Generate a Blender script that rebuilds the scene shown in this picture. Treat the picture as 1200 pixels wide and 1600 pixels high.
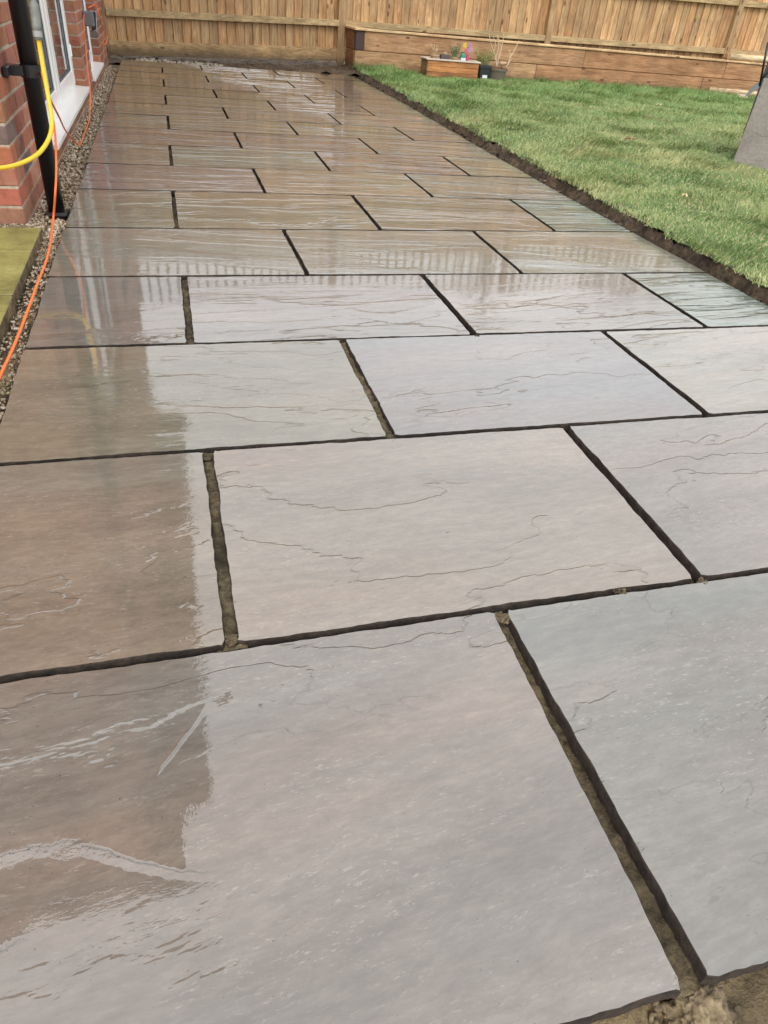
import bpy, bmesh, math, random
import numpy as np
from mathutils import Vector, Matrix, noise
random.seed(7); rng = np.random.default_rng(7)
sc = bpy.context.scene
for o in list(bpy.data.objects): bpy.data.objects.remove(o)
COL = sc.collection

# ------------------------------------------------------------------ camera
CP = Vector((0.43282, -0.81615, 0.87188))
CR = Vector((0.9636366, -0.2550856, 0.0795984)); CU = Vector((0.0897908, 0.5896639, 0.8026419)); CF = Vector((0.2516787, 0.7663079, -0.5911261))
FPX = 1093.0
cd = bpy.data.cameras.new('camera'); cam = bpy.data.objects.new('camera', cd); COL.objects.link(cam)
cd.sensor_fit = 'HORIZONTAL'; cd.sensor_width = 36; cd.lens = FPX/1200*36; cd.clip_start = .02; cd.clip_end = 400
M = Matrix.Identity(4)
for i in range(3):
    M[i][0] = CR[i]; M[i][1] = CU[i]; M[i][2] = -CF[i]; M[i][3] = CP[i]
cam.matrix_world = M; sc.camera = cam
sc.render.resolution_x = 768; sc.render.resolution_y = 1024

# ------------------------------------------------------------------ sky, sun, exposure
SUN_EL, SUN_AZ = math.radians(42), math.radians(200)      # azimuth from +Y, clockwise: behind the camera, a little to its left
w = bpy.data.worlds.new('World'); sc.world = w; w.use_nodes = True
nt = w.node_tree; N = nt.nodes; L = nt.links
sky = N.new('ShaderNodeTexSky'); sky.sky_type = 'NISHITA'; sky.sun_disc = False
sky.sun_elevation = SUN_EL; sky.sun_rotation = SUN_AZ; sky.air_density = 1.2; sky.dust_density = 4
bg = N['Background']; bg.inputs['Strength'].default_value = .15
hs = N.new('ShaderNodeHueSaturation'); hs.inputs['Saturation'].default_value = .35
tc = N.new('ShaderNodeTexCoord'); cn = N.new('ShaderNodeTexNoise'); cn.inputs['Scale'].default_value = 2.2; cn.inputs['Detail'].default_value = 5
cr = N.new('ShaderNodeValToRGB'); cr.color_ramp.elements[0].color = (8.4, 8.45, 8.65, 1); cr.color_ramp.elements[1].color = (11.4, 11.4, 11.5, 1)
cr.color_ramp.elements[0].position = .3; cr.color_ramp.elements[1].position = .7
mx = N.new('ShaderNodeMix'); mx.data_type = 'RGBA'; mx.inputs[0].default_value = .8
L.new(tc.outputs['Generated'], cn.inputs['Vector']); L.new(cn.outputs['Fac'], cr.inputs['Fac'])
L.new(sky.outputs[0], hs.inputs['Color']); L.new(hs.outputs[0], mx.inputs[6]); L.new(cr.outputs[0], mx.inputs[7]); L.new(mx.outputs[2], bg.inputs['Color'])
sd = bpy.data.lights.new('sun', 'SUN'); sd.energy = 1.0; sd.angle = math.radians(25); sd.color = (1, .96, .9)
so = bpy.data.objects.new('sun', sd); COL.objects.link(so)
sdir = Vector((math.sin(SUN_AZ)*math.cos(SUN_EL), math.cos(SUN_AZ)*math.cos(SUN_EL), math.sin(SUN_EL)))
so.rotation_euler = sdir.to_track_quat('Z', 'Y').to_euler()
vs = sc.view_settings; vs.view_transform = 'Standard'; vs.look = 'None'; vs.exposure = 0.3; vs.gamma = 1; vs.use_curve_mapping = False

# ------------------------------------------------------------------ helpers
def ray(x, y):
    return (CF + CR*((x-600)/FPX) - CU*((y-800)/FPX)).normalized()
def G(x, y, z=0):
    d = ray(x, y); return CP + d*((z-CP.z)/d.z)
def atX(x, y, X):
    d = ray(x, y); return CP + d*((X-CP.x)/d.x)
def atY(x, y, Y):
    d = ray(x, y); return CP + d*((Y-CP.y)/d.y)

def tag(o, label=None, cat=None, group=None, kind=None):
    if label: o['label'] = label
    if cat: o['category'] = cat
    if group: o['group'] = group
    if kind: o['kind'] = kind
    return o
def empty(name, loc, label, cat, group=None, kind=None):
    o = bpy.data.objects.new(name, None); COL.objects.link(o); o.location = loc; o.empty_display_size = .1
    return tag(o, label, cat, group, kind)
def link(name, me, parent=None, loc=None, smooth=False):
    o = bpy.data.objects.new(name, me); COL.objects.link(o)
    if parent: 
        o.parent = parent
        o.matrix_parent_inverse = Matrix.Identity(4)
    if loc is not None: o.location = loc
    return o
def wpos(o):
    p = Vector((0, 0, 0))
    while o: p += o.location; o = o.parent
    return p
def bmobj(name, bm, mat, parent=None, origin=None, smooth=False):
    """link a bmesh whose coordinates are world coordinates"""
    me = bpy.data.meshes.new(name)
    base = wpos(parent) if parent else Vector((0, 0, 0))
    if origin is None:
        n = max(1, len(bm.verts)); origin = Vector((0, 0, 0))
        for v in bm.verts: origin += v.co/n
    origin = Vector(origin)
    bmesh.ops.translate(bm, verts=bm.verts, vec=-origin)
    bmesh.ops.recalc_face_normals(bm, faces=bm.faces)
    bm.to_mesh(me); bm.free()
    if smooth: me.shade_smooth()
    for m in (mat if isinstance(mat, (list, tuple)) else [mat]): me.materials.append(m)
    return link(name, me, parent, origin-base)
def abox(bm, p0, p1, bev=0.0, rot=None, piv=None):
    """axis aligned box between corners"""
    c = [(a+b)/2 for a, b in zip(p0, p1)]; s = [abs(b-a) for a, b in zip(p0, p1)]
    r = bmesh.ops.create_cube(bm, size=1)
    vs_ = r['verts']
    for v in vs_: v.co = Vector((v.co.x*s[0]+c[0], v.co.y*s[1]+c[1], v.co.z*s[2]+c[2]))
    if bev > 0:
        es = list({e for v in vs_ for e in v.link_edges})
        rr = bmesh.ops.bevel(bm, geom=es, offset=bev, segments=1, affect='EDGES')
        vs_ = list({v for f in rr['faces'] for v in f.verts} | {v for v in vs_ if v.is_valid})
    if rot is not None:
        piv = Vector(piv) if piv is not None else Vector(c)
        for v in vs_: v.co = piv + rot @ (v.co-piv)
    return vs_
def box(name, p0, p1, mat, parent=None, bev=0.0, rot=None, piv=None):
    bm = bmesh.new(); abox(bm, p0, p1, bev, rot, piv); return bmobj(name, bm, mat, parent)
def tube(bm, pts, r, seg=8, caps=True):
    pts = [Vector(p) for p in pts]; rs = r if isinstance(r, (list, tuple)) else [r]*len(pts)
    rings = []; up = Vector((0, 0, 1)); prev = None
    for i, p in enumerate(pts):
        t = (pts[min(i+1, len(pts)-1)]-pts[max(i-1, 0)]).normalized()
        if prev is None:
            a = t.cross(up); 
            if a.length < .1: a = t.cross(Vector((1, 0, 0)))
        else: a = prev - t*prev.dot(t)
        a.normalize(); b = t.cross(a); prev = a
        rings.append([bm.verts.new(p+(a*math.cos(k*2*math.pi/seg)+b*math.sin(k*2*math.pi/seg))*rs[i]) for k in range(seg)])
    for A, B in zip(rings, rings[1:]):
        for k in range(seg): bm.faces.new((A[k], A[(k+1) % seg], B[(k+1) % seg], B[k]))
    if caps: bm.faces.new(rings[0][::-1]); bm.faces.new(rings[-1])
def spline(P, n=8):
    P = [Vector(p) for p in P]; out = []
    for i in range(len(P)-1):
        a = P[max(i-1, 0)]; b = P[i]; c = P[i+1]; d = P[min(i+2, len(P)-1)]
        for k in range(n):
            t = k/n
            out.append(.5*((2*b)+(c-a)*t+(2*a-5*b+4*c-d)*t*t+(3*b-a-3*c+d)*t**3))
    out.append(P[-1]); return out
def lathe(bm, prof, c, seg=24):
    rings = []
    for r, z in prof: rings.append([bm.verts.new((c[0]+r*math.cos(k*2*math.pi/seg), c[1]+r*math.sin(k*2*math.pi/seg), c[2]+z)) for k in range(seg)])
    for A, B in zip(rings, rings[1:]):
        for k in range(seg): bm.faces.new((A[k], A[(k+1) % seg], B[(k+1) % seg], B[k]))
    bm.faces.new(rings[0][::-1]); bm.faces.new(rings[-1])
def npmesh(name, V, F, mat, kind=None, parent=None, smooth=False):
    me = bpy.data.meshes.new(name)
    V = np.asarray(V, np.float32); F = np.asarray(F, np.int32); k = F.shape[1]
    me.vertices.add(len(V)); me.vertices.foreach_set('co', V.ravel())
    me.loops.add(F.size); me.loops.foreach_set('vertex_index', F.ravel())
    me.polygons.add(len(F)); me.polygons.foreach_set('loop_start', np.arange(0, F.size, k, dtype=np.int32))
    me.update(calc_edges=True); me.materials.append(mat)
    if smooth: me.shade_smooth()
    o = link(name, me, parent)
    if kind: o['kind'] = kind
    return o
def gridmesh(name, x0, x1, y0, y1, nx, ny, fz, mat, kind=None, parent=None, inside=None, fxy=None):
    xs = np.linspace(x0, x1, nx); ys = np.linspace(y0, y1, ny)
    V = []
    for y in ys:
        for x in xs:
            X, Y = (x, y) if fxy is None else fxy(x, y)
            V.append((X, Y, fz(X, Y)))
    F = [(j*nx+i, j*nx+i+1, (j+1)*nx+i+1, (j+1)*nx+i) for j in range(ny-1) for i in range(nx-1)]
    return npmesh(name, V, F, mat, kind, parent, True)

# ------------------------------------------------------------------ materials
def new_mat(name):
    m = bpy.data.materials.new(name); m.use_nodes = True
    return m, m.node_tree.nodes, m.node_tree.links, m.node_tree.nodes['Principled BSDF']
class NB:
    """small node-building helper"""
    def __init__(s, name): s.m, s.N, s.L, s.P = new_mat(name)
    def n(s, t, **kw):
        x = s.N.new(t)
        for k, v in kw.items(): setattr(x, k, v)
        return x
    def put(s, sock, v):
        if isinstance(v, bpy.types.NodeSocket): s.L.new(v, sock)
        else: sock.default_value = v
    def math(s, op, a, b=None, c=None, clamp=False):
        x = s.n('ShaderNodeMath', operation=op, use_clamp=clamp); s.put(x.inputs[0], a)
        if b is not None: s.put(x.inputs[1], b)
        if c is not None: s.put(x.inputs[2], c)
        return x.outputs[0]
    def vmath(s, op, a, b=None):
        x = s.n('ShaderNodeVectorMath', operation=op); s.put(x.inputs[0], a)
        if b is not None: s.put(x.inputs[1], b)
        return x.outputs[0]
    def noise(s, vec, scale, detail=3, rough=.5, dist=0.0):
        x = s.n('ShaderNodeTexNoise'); s.put(x.inputs['Vector'], vec); s.put(x.inputs['Scale'], scale); x.inputs['Detail'].default_value = detail
        x.inputs['Roughness'].default_value = rough; x.inputs['Distortion'].default_value = dist
        return x.outputs['Fac']
    def ramp(s, fac, stops):
        x = s.n('ShaderNodeValToRGB'); e = x.color_ramp.elements
        while len(e) < len(stops): e.new(.5)
        for k, (p, c) in enumerate(stops):
            e[k].position = p; e[k].color = (*c, 1) if not isinstance(c, (int, float)) else (c, c, c, 1)
        s.put(x.inputs[0], fac); return x.outputs[0]
    def mix(s, f, a, b, mode='MIX'):
        x = s.n('ShaderNodeMix', data_type='RGBA', blend_type=mode); s.put(x.inputs[0], f)
        for i, v in ((6, a), (7, b)):
            if isinstance(v, tuple) and len(v) == 3: v = (*v, 1)
            s.put(x.inputs[i], v)
        return x.outputs[2]
    def map(s, f, a, b, c=0.0, d=1.0, smooth=False):
        x = s.n('ShaderNodeMapRange'); x.interpolation_type = 'SMOOTHSTEP' if smooth else 'LINEAR'
        s.put(x.inputs[0], f); s.put(x.inputs[1], a); s.put(x.inputs[2], b); s.put(x.inputs[3], c); s.put(x.inputs[4], d)
        return x.outputs[0]
    def bump(s, h, dist=1.0, strength=1.0, normal=None):
        x = s.n('ShaderNodeBump'); s.put(x.inputs['Height'], h); x.inputs['Distance'].default_value = dist; x.inputs['Strength'].default_value = strength
        if normal is not None: s.put(x.inputs['Normal'], normal)
        s.L.new(x.outputs[0], s.P.inputs['Normal']); return x.outputs[0]
    def scale(s, vec, v):
        x = s.n('ShaderNodeMapping'); s.put(x.inputs[0], vec); x.inputs['Scale'].default_value = v; return x.outputs[0]
    def obj(s): return s.n('ShaderNodeTexCoord').outputs['Object']
    def pos(s): return s.n('ShaderNodeNewGeometry').outputs['Position']
    def rnd(s): return s.n('ShaderNodeObjectInfo').outputs['Random']
    def ocol(s): return s.n('ShaderNodeObjectInfo').outputs['Color']
    def attr(s, name): return s.n('ShaderNodeAttribute', attribute_type='OBJECT', attribute_name=name).outputs['Fac']
    def set(s, **kw):
        for k, v in kw.items():
            k = {'base': 'Base Color', 'rough': 'Roughness', 'metal': 'Metallic', 'spec': 'Specular IOR Level', 'ior': 'IOR', 'coat': 'Coat Weight', 'coatr': 'Coat Roughness', 'coatior': 'Coat IOR', 'trans': 'Transmission Weight'}[k]
            if isinstance(v, tuple) and len(v) == 3: v = (*v, 1)
            s.put(s.P.inputs[k], v)
        return s.m

def plain(name, col, rough=.5, metal=0.0, var=.12, sc_=30.0, bumpd=0.0):
    b = NB(name); n = b.noise(b.obj(), sc_, 4)
    c = b.mix(n, tuple(x*(1-var) for x in col), tuple(min(1, x*(1+var)) for x in col))
    if bumpd: b.bump(n, bumpd)
    return b.set(base=c, rough=rough, metal=metal)

# ridges on the near slab, in its own metres: offset, slope, x from, x to, rim width, height
RIDGES = ((-.078, -.46, -.215, -.035, .017, .0020, .03, .10), (-.003, -.10, -.5, -.185, .020, .0022, .05, .11), (-.040, .14, -.5, -.235, .016, .0018, .05, .04), (-.075, .10, -.5, -.26, .012, .0012, .05, .03), (.252, 1.36, -.125, -.035, .010, .0011, .02, .016))
def slab_material():
    b = NB('wet_riven_sandstone')
    o = b.obj(); r = b.rnd()
    off = b.n('ShaderNodeCombineXYZ'); b.put(off.inputs[0], b.math('MULTIPLY', r, 91.7)); b.put(off.inputs[1], b.math('MULTIPLY', r, 47.3)); b.put(off.inputs[2], b.math('MULTIPLY', r, 13.1))
    rot = b.n('ShaderNodeVectorRotate', rotation_type='Z_AXIS'); b.put(rot.inputs['Vector'], o); b.put(rot.inputs['Angle'], b.attr('grain'))
    p0 = rot.outputs[0]
    # slow warp so that the bedding lines wander
    wn = b.n('ShaderNodeTexNoise'); b.put(wn.inputs['Vector'], b.vmath('ADD', p0, off.outputs[0])); wn.inputs['Scale'].default_value = 2.6; wn.inputs['Detail'].default_value = 3
    wv = b.vmath('MULTIPLY', b.vmath('SUBTRACT', wn.outputs['Color'], (.5, .5, .5)), (.06, .055, 0))
    p = b.vmath('ADD', b.vmath('ADD', p0, wv), off.outputs[0])
    pa = b.scale(p, (.34, 1, 1)); pb = b.scale(p, (.11, 1, 1)); pc = b.scale(p, (.3, 1, 1))
    riven = b.attr('riven'); film = b.attr('film')
    # bedding terraces: flat steps with thin broken edges
    nA = b.noise(pa, 2.6, 7, .50, .15)
    t = b.math('MULTIPLY', nA, 10.0); fl = b.math('FLOOR', t); fr = b.math('FRACT', t)
    st = b.math('ADD', fl, b.map(fr, 0.0, .06, 0, 1, True))
    hterr = b.math('MULTIPLY', b.math('SUBTRACT', st, 5.0), .0013)
    edge = b.math('MULTIPLY', b.map(fr, 0.0, .015, 0, 1, True), b.map(fr, .02, .055, 1, 0, True))
    gate = b.map(b.noise(pc, 1.7, 2, .5), .42, .52, 0, 1, True)           # only some step edges stand out
    # long ripples that follow the bedding
    nB = b.noise(pb, 15, 2.5, .45, .5); nB2 = b.noise(pb, 44, 2, .5, .3)
    # thin lifted laminae: long broken steps that catch the sky
    nR = b.math('MULTIPLY', b.noise(b.scale(p, (.13, 1, 1)), 6.5, 5, .5, .25), 7.0)
    lam = b.math('MULTIPLY', b.math('ADD', b.math('FLOOR', nR), b.map(b.math('FRACT', nR), 0, .40, 0, 1, True)), .0042); lam = b.math('SUBTRACT', lam, .0151)
    nB = b.math('MULTIPLY', b.math('SUBTRACT', nB, .5), .5)
    hr = b.math('ADD', lam, b.math('ADD', b.math('MULTIPLY', nB, .0052), b.math('MULTIPLY', nB2, .0007)))
    nD = b.noise(p, 1.6, 2, .5)                                              # slow undulation
    nM = b.noise(b.scale(p, (.35, 1, 1)), 24, 5, .65)
    nF = b.noise(b.scale(p, (.5, 1, 1)), 120, 4, .7)
    # pools of standing water level the surface out; their rims are crisp
    pool = b.map(b.math('ADD', b.noise(pc, 3.1, 6, .58, .3), b.math('MULTIPLY', film, .32)), .60, .625, 0, 1, True)
    keep = b.map(pool, 0, 1, 1, .25)
    h = b.math('MULTIPLY', hr, riven)
    h = b.math('ADD', h, b.math('MULTIPLY', hterr, b.math('ADD', b.math('MULTIPLY', gate, 1.0), b.math('MULTIPLY', riven, .2))))
    h = b.math('ADD', h, b.math('MULTIPLY', nF, .00005))
    nM = b.math('SUBTRACT', nM, .5)
    h = b.math('ADD', h, b.math('MULTIPLY', nM, .00060))
    h = b.math('MULTIPLY', h, keep)
    h = b.math('ADD', h, b.math('MULTIPLY', nD, .0010))
    h = b.math('ADD', h, b.math('MULTIPLY', nM, .00010))
    h = b.math('ADD', h, b.math('MULTIPLY', pool, .00035))
    # the nearest slab has lifted flakes that hold a rim of water
    fk = b.attr('flake'); P0 = b.n('ShaderNodeSeparateXYZ'); b.put(P0.inputs[0], o); ox, oy = P0.outputs[0], P0.outputs[1]
    wob = b.math('SUBTRACT', b.noise(o, 14, 5, .65), .5); wob2 = b.math('SUBTRACT', b.noise(o, 5, 2, .5), .5)
    def ridge(a, sl, x0, x1, w_, hgt, wb, back):
        d = b.math('SUBTRACT', oy, b.math('ADD', b.math('ADD', a, b.math('MULTIPLY', ox, sl)), b.math('ADD', b.math('MULTIPLY', wob, wb), b.math('MULTIPLY', wob2, wb*1.3))))
        m = b.math('MULTIPLY', b.map(ox, x0, x0+.03, 0, 1, True), b.map(ox, x1-.05, x1, 1, 0, True))
        up = b.map(d, -w_, 0.0, 0, 1); dn = b.map(d, 0.0, back, 1, 0, True)
        crack = b.math('MULTIPLY', b.map(b.math('ABSOLUTE', b.math('SUBTRACT', d, -.004)), .0, .0022, 1, 0), b.math('MULTIPLY', m, fk))
        return b.math('MULTIPLY', b.math('MULTIPLY', b.math('MULTIPLY', up, dn), b.math('MULTIPLY', m, fk)), hgt), crack
    for args in RIDGES:
        hh_, ck = ridge(*args); h = b.math('ADD', h, hh_)
        try: cracks = b.math('MAXIMUM', cracks, ck)
        except NameError: cracks = ck
    nb_ = b.bump(h, 1.0); b.L.new(nb_, b.P.inputs['Coat Normal'])
    # colour: bands of tan, mauve and grey along the bedding
    band = b.noise(b.scale(p, (.22, 1, 1)), 6, 8, .70, .2); big = b.noise(b.scale(p, (.22, 1, 1)), 2.4, 5, .6, .3); fine = b.noise(b.scale(p, (.30, 1, 1)), 70, 7, .78)
    oc = b.ocol()
    c = b.mix(b.map(big, .38, .60), b.mix(1.0, oc, (1.10, .99, .94), 'MULTIPLY'), b.mix(1.0, oc, (.93, .98, 1.0), 'MULTIPLY'))
    c = b.mix(1.0, c, b.ramp(band, [(.30, .76), (.5, 1.0), (.70, 1.24)]), 'MULTIPLY')
    c = b.mix(1.0, c, b.ramp(fine, [(.32, .80), (.5, 1.0), (.68, 1.25)]), 'MULTIPLY')
    spk = b.noise(b.scale(p, (.28, 1, 1)), 230, 4, .75)
    pale = b.math('MULTIPLY', b.map(spk, .58, .66), b.map(b.noise(pc, 5, 3, .6), .44, .58))
    c = b.mix(b.math('MULTIPLY', pale, .42), c, (.40, .37, .33))
    c = b.mix(b.math('MULTIPLY', b.math('MULTIPLY', edge, gate), .28), c, (.035, .03, .026)); c = b.mix(b.math('MULTIPLY', cracks, .8), c, (.03, .025, .02))
    dirt = b.map(b.noise(p, 210, 2, .5), .735, .75); c = b.mix(b.math('MULTIPLY', dirt, .7), c, (.03, .027, .02))
    ro = b.math('ADD', .014, b.math('MULTIPLY', b.math('MULTIPLY', b.map(nF, .45, .7), b.map(pool, 0, 1, 1, .1)), .07))
    return b.set(base=c, rough=.45, coat=1.0, coatr=ro, coatior=1.95, ior=1.5, spec=.2)

def wood(name, axis='z', tint=(1, 1, 1), dark=1.0):
    """planed softwood; the grain runs along the axis; obj.color tints each board"""
    b = NB(name); o = b.obj(); r = b.rnd()
    off = b.n('ShaderNodeCombineXYZ'); [b.put(off.inputs[i], b.math('MULTIPLY', r, k)) for i, k in enumerate((37.0, 53.0, 71.0))]
    p = b.vmath('ADD', o, off.outputs[0])
    s = {'z': (1, 1, .10), 'x': (.10, 1, 1), 'y': (1, .10, 1)}[axis]
    kn = b.n('ShaderNodeTexVoronoi'); b.put(kn.inputs['Vector'], b.scale(p, {'z': (1, .3, .42), 'x': (.42, .3, 1), 'y': (.3, .42, 1)}[axis])); kn.inputs['Scale'].default_value = 7.5
    kd = kn.outputs['Distance']
    g1 = b.noise(b.scale(p, s), 28, 5, .6, 1.2); g2 = b.noise(b.scale(p, s), 130, 3, .6, .3)
    big = b.noise(p, 3.0, 3, .5)
    c = b.ramp(g1, [(.28, (.20, .120, .060)), (.5, (.33, .225, .125)), (.72, (.45, .335, .205))])
    c = b.mix(1.0, c, b.ramp(g2, [(.3, .82), (.7, 1.14)]), 'MULTIPLY')
    c = b.mix(1.0, c, b.ramp(big, [(.3, .80), (.7, 1.18)]), 'MULTIPLY')
    c = b.mix(b.map(kd, .07, .15, .85, 0, True), c, (.085, .035, .014))
    c = b.mix(1.0, c, (*[t*dark for t in tint],), 'MULTIPLY')
    c = b.mix(1.0, c, b.ocol(), 'MULTIPLY')
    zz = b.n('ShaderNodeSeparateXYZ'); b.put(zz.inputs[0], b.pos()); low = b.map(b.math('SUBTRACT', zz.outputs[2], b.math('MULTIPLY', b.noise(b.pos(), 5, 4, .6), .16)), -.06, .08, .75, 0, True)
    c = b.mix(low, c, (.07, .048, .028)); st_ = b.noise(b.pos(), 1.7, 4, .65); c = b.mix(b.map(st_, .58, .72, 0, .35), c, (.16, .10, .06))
    b.bump(b.math('ADD', g2, b.math('MULTIPLY', kd, .4)), .0012)
    return b.set(base=c, rough=.7)

def brick_mat():
    b = NB('red_brick'); o = b.obj(); r = b.rnd()
    off = b.n('ShaderNodeCombineXYZ'); [b.put(off.inputs[i], b.math('MULTIPLY', r, k)) for i, k in enumerate((17.0, 23.0, 11.0))]
    p = b.vmath('ADD', o, off.outputs[0]); n = b.noise(p, 22, 5, .65); f = b.noise(p, 160, 3, .6); big = b.noise(p, 8, 2)
    c = b.mix(1.0, b.ocol(), b.ramp(n, [(.3, .70), (.5, 1.0), (.75, 1.25)]), 'MULTIPLY')
    c = b.mix(b.map(big, .56, .70, 0, .55), c, (.34, .20, .13))
    c = b.mix(b.map(f, .62, .72, 0, .35), c, (.42, .34, .28))
    b.bump(b.math('ADD', f, n), .0016); return b.set(base=c, rough=.85)
def mortar_mat():
    b = NB('buff_mortar'); p = b.pos(); n = b.noise(p, 60, 4, .6); n2 = b.noise(p, 4, 3)
    c = b.mix(1.0, b.ramp(n, [(.3, (.30, .245, .18)), (.7, (.52, .43, .33))]), b.ramp(n2, [(.3, .8), (.7, 1.1)]), 'MULTIPLY')
    b.bump(n, .003); return b.set(base=c, rough=.95)
def upper_wall_mat():
    b = NB('brickwork'); g = b.n('ShaderNodeSeparateXYZ'); b.put(g.inputs[0], b.pos())
    v = b.n('ShaderNodeCombineXYZ'); b.put(v.inputs[0], b.math('ADD', g.outputs[0], g.outputs[1])); b.put(v.inputs[1], b.math('ADD', g.outputs[2], .015))
    t = b.n('ShaderNodeTexBrick'); b.put(t.inputs['Vector'], v.outputs[0]); t.inputs['Scale'].default_value = 1; t.inputs['Brick Width'].default_value = .225; t.inputs['Row Height'].default_value = .075
    t.inputs['Mortar Size'].default_value = .005; t.inputs['Mortar Smooth'].default_value = .1
    t.inputs['Color1'].default_value = (.34, .12, .07, 1); t.inputs['Color2'].default_value = (.22, .085, .055, 1); t.inputs['Mortar'].default_value = (.42, .34, .26, 1)
    n = b.noise(b.pos(), 30, 4); c = b.mix(1.0, t.outputs[0], b.ramp(n, [(.3, .75), (.7, 1.2)]), 'MULTIPLY')
    b.bump(b.math('SUBTRACT', 1.0, t.outputs['Fac']), .004); return b.set(base=c, rough=.9)
def soil_mat(name, c0, c1, rough=.9, sc_=40.0, bd=.01):
    b = NB(name); p = b.pos(); n = b.noise(p, sc_, 6, .7); n2 = b.noise(p, 6, 4, .6)
    c = b.mix(1.0, b.ramp(n, [(.3, c0), (.7, c1)]), b.ramp(n2, [(.32, .4), (.68, 1.6)]), 'MULTIPLY')
    b.bump(n, bd); return b.set(base=c, rough=rough)
def grass_mat(name='grass_blades', lo=.85):
    b = NB(name); p = b.pos()
    patch = b.noise(p, 1.3, 4, .6, .3); fine = b.noise(p, 55, 2, .6); mid = b.noise(p, 6, 4, .6)
    g = b.ramp(patch, [(.38, (.10, .22, .045)), (.52, (.19, .30, .08)), (.66, (.40, .43, .17))])
    c = b.mix(b.map(fine, .50, .62), g, (.60, .54, .30)); c = b.mix(b.map(mid, .48, .66, 0, .7), c, (.085, .16, .04))
    sx = b.n('ShaderNodeSeparateXYZ'); b.put(sx.inputs[0], p)
    far = b.map(sx.outputs[1], 5.5, 9.5, 0, .65)                              # lusher, greener grass towards the bed
    c = b.mix(far, c, b.mix(fine, (.07, .19, .04), (.22, .36, .095)))
    c = b.mix(b.map(b.noise(p, 2.1, 3, .7), .60, .70, 0, .5), c, (.30, .235, .12))
    b.P.inputs['Subsurface Weight'].default_value = 0
    return b.set(base=c, rough=.55)

M_SLAB = slab_material()
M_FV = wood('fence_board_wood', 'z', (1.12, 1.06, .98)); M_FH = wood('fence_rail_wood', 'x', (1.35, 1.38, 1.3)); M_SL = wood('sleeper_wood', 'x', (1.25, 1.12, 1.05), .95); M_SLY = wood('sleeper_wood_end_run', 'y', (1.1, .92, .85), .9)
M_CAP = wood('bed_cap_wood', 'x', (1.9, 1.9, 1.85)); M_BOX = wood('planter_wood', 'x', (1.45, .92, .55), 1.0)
M_BRICK = brick_mat(); M_MORT = mortar_mat(); M_WALL = upper_wall_mat()
M_BED = soil_mat('mortar_bed', (.030, .022, .013), (.20, .155, .085), .9, 55, .014)
M_SIDE_SHADE = soil_mat('shade_dark_slab_edge', (.010, .008, .006), (.055, .038, .028), .9, 50, .008)  # stone edges coloured near-black: the shade inside the joints is painted in
M_SOIL = soil_mat('dark_garden_soil', (.018, .012, .008), (.16, .11, .065), .85, 38, .02)
M_SAND = soil_mat('sandy_ground', (.085, .06, .03), (.30, .225, .12), .85, 35, .015)
M_TURF = soil_mat('turf_base', (.06, .085, .025), (.16, .19, .06), .9, 60, .01)
M_GRASS = grass_mat()
M_UPVC = plain('white_upvc', (.90, .91, .90), .25, var=.04, sc_=12); M_BLACK = plain('black_plastic', (.012, .012, .014), .32, var=.3)
M_GASK = plain('grey_gasket', (.10, .11, .12), .5); M_GREYP = plain('grey_plastic', (.16, .17, .18), .5)
M_ROOF = plain('dark_roof_tiles', (.07, .055, .05), .7, sc_=8); M_SOFF = plain('brown_soffit', (.20, .14, .10), .6)
M_YEL = plain('yellow_hose_rubber', (.78, .50, .025), .38, var=.1, sc_=20); M_ORG = plain('orange_cable_sheath', (.85, .17, .035), .42, var=.08)
M_CURT = plain('pale_curtain', (.45, .45, .44), .9, sc_=9)
M_ALGAE = None

# ------------------------------------------------------------------ ground
def base_z(x, y): return -.10
gridmesh('ground', -60, 80, -60, 90, 3, 3, base_z, soil_mat('far_ground', (.05, .06, .02), (.12, .12, .05)), 'structure')

# ------------------------------------------------------------------ patio: mortar bed with every slab a part of it
BL = {-1: (.0011, -.6174), 0: (.0099, -.0111), 1: (.0062, .6076), 2: (.0069, 1.2142), 3: (.0066, 1.819), 4: (.015, 2.432), 5: (.0011, 3.118), 6: (-.0036, 3.729),
      7: (-.008, 4.357), 8: (0, 4.955), 9: (0, 5.568), 10: (0, 6.177), 11: (0, 6.783), 12: (0, 7.392), 13: (0, 8.0), 14: (0, 8.605), 15: (0, 9.208), 16: (.004, 9.82)}
ROWS = {-1: [(.935, .929)], 0: [(.459, .462), (1.379, 1.370)], 1: [(.905, .904), (1.832, 1.832)], 2: [(.448, .447), (1.36, 1.356), (2.271, 2.269)],
        3: [(.899, .904), (1.815, 1.801)], 4: [(.439, .441), (1.366, 1.356), (2.290, 2.263)], 5: [(.905, .905), (1.836, 1.831)], 6: [(.448, .448), (1.383, 1.371), (2.296, 2.276)],
        7: [(.906, .905), (1.826, 1.830)]}
for r_ in range(8, 16): ROWS[r_] = [(.456, .456), (1.377, 1.377), (2.275, 2.275)] if r_ % 2 == 0 else [(.918, .918), (1.832, 1.832)]
def xright(y):
    pts = [(-1, 2.70), (1.85, 2.70), (3.2, 2.705), (4.9, 2.753), (7.05, 2.84), (10, 2.88)]
    for (a, p), (c_, q) in zip(pts, pts[1:]):
        if y <= c_: return p+(q-p)*max(0, (y-a)/(c_-a))
    return pts[-1][1]
bed = gridmesh('patio', -.03, 2.72, -.60, 9.78, 26, 80, lambda x, y: -.040+.006*noise.noise(Vector((x*9, y*9, 0))), M_BED, 'structure',
               fxy=lambda x, y: (x if x < 2 else x+(xright(y)-2.70)*(x-2)/.72, y))
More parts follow.
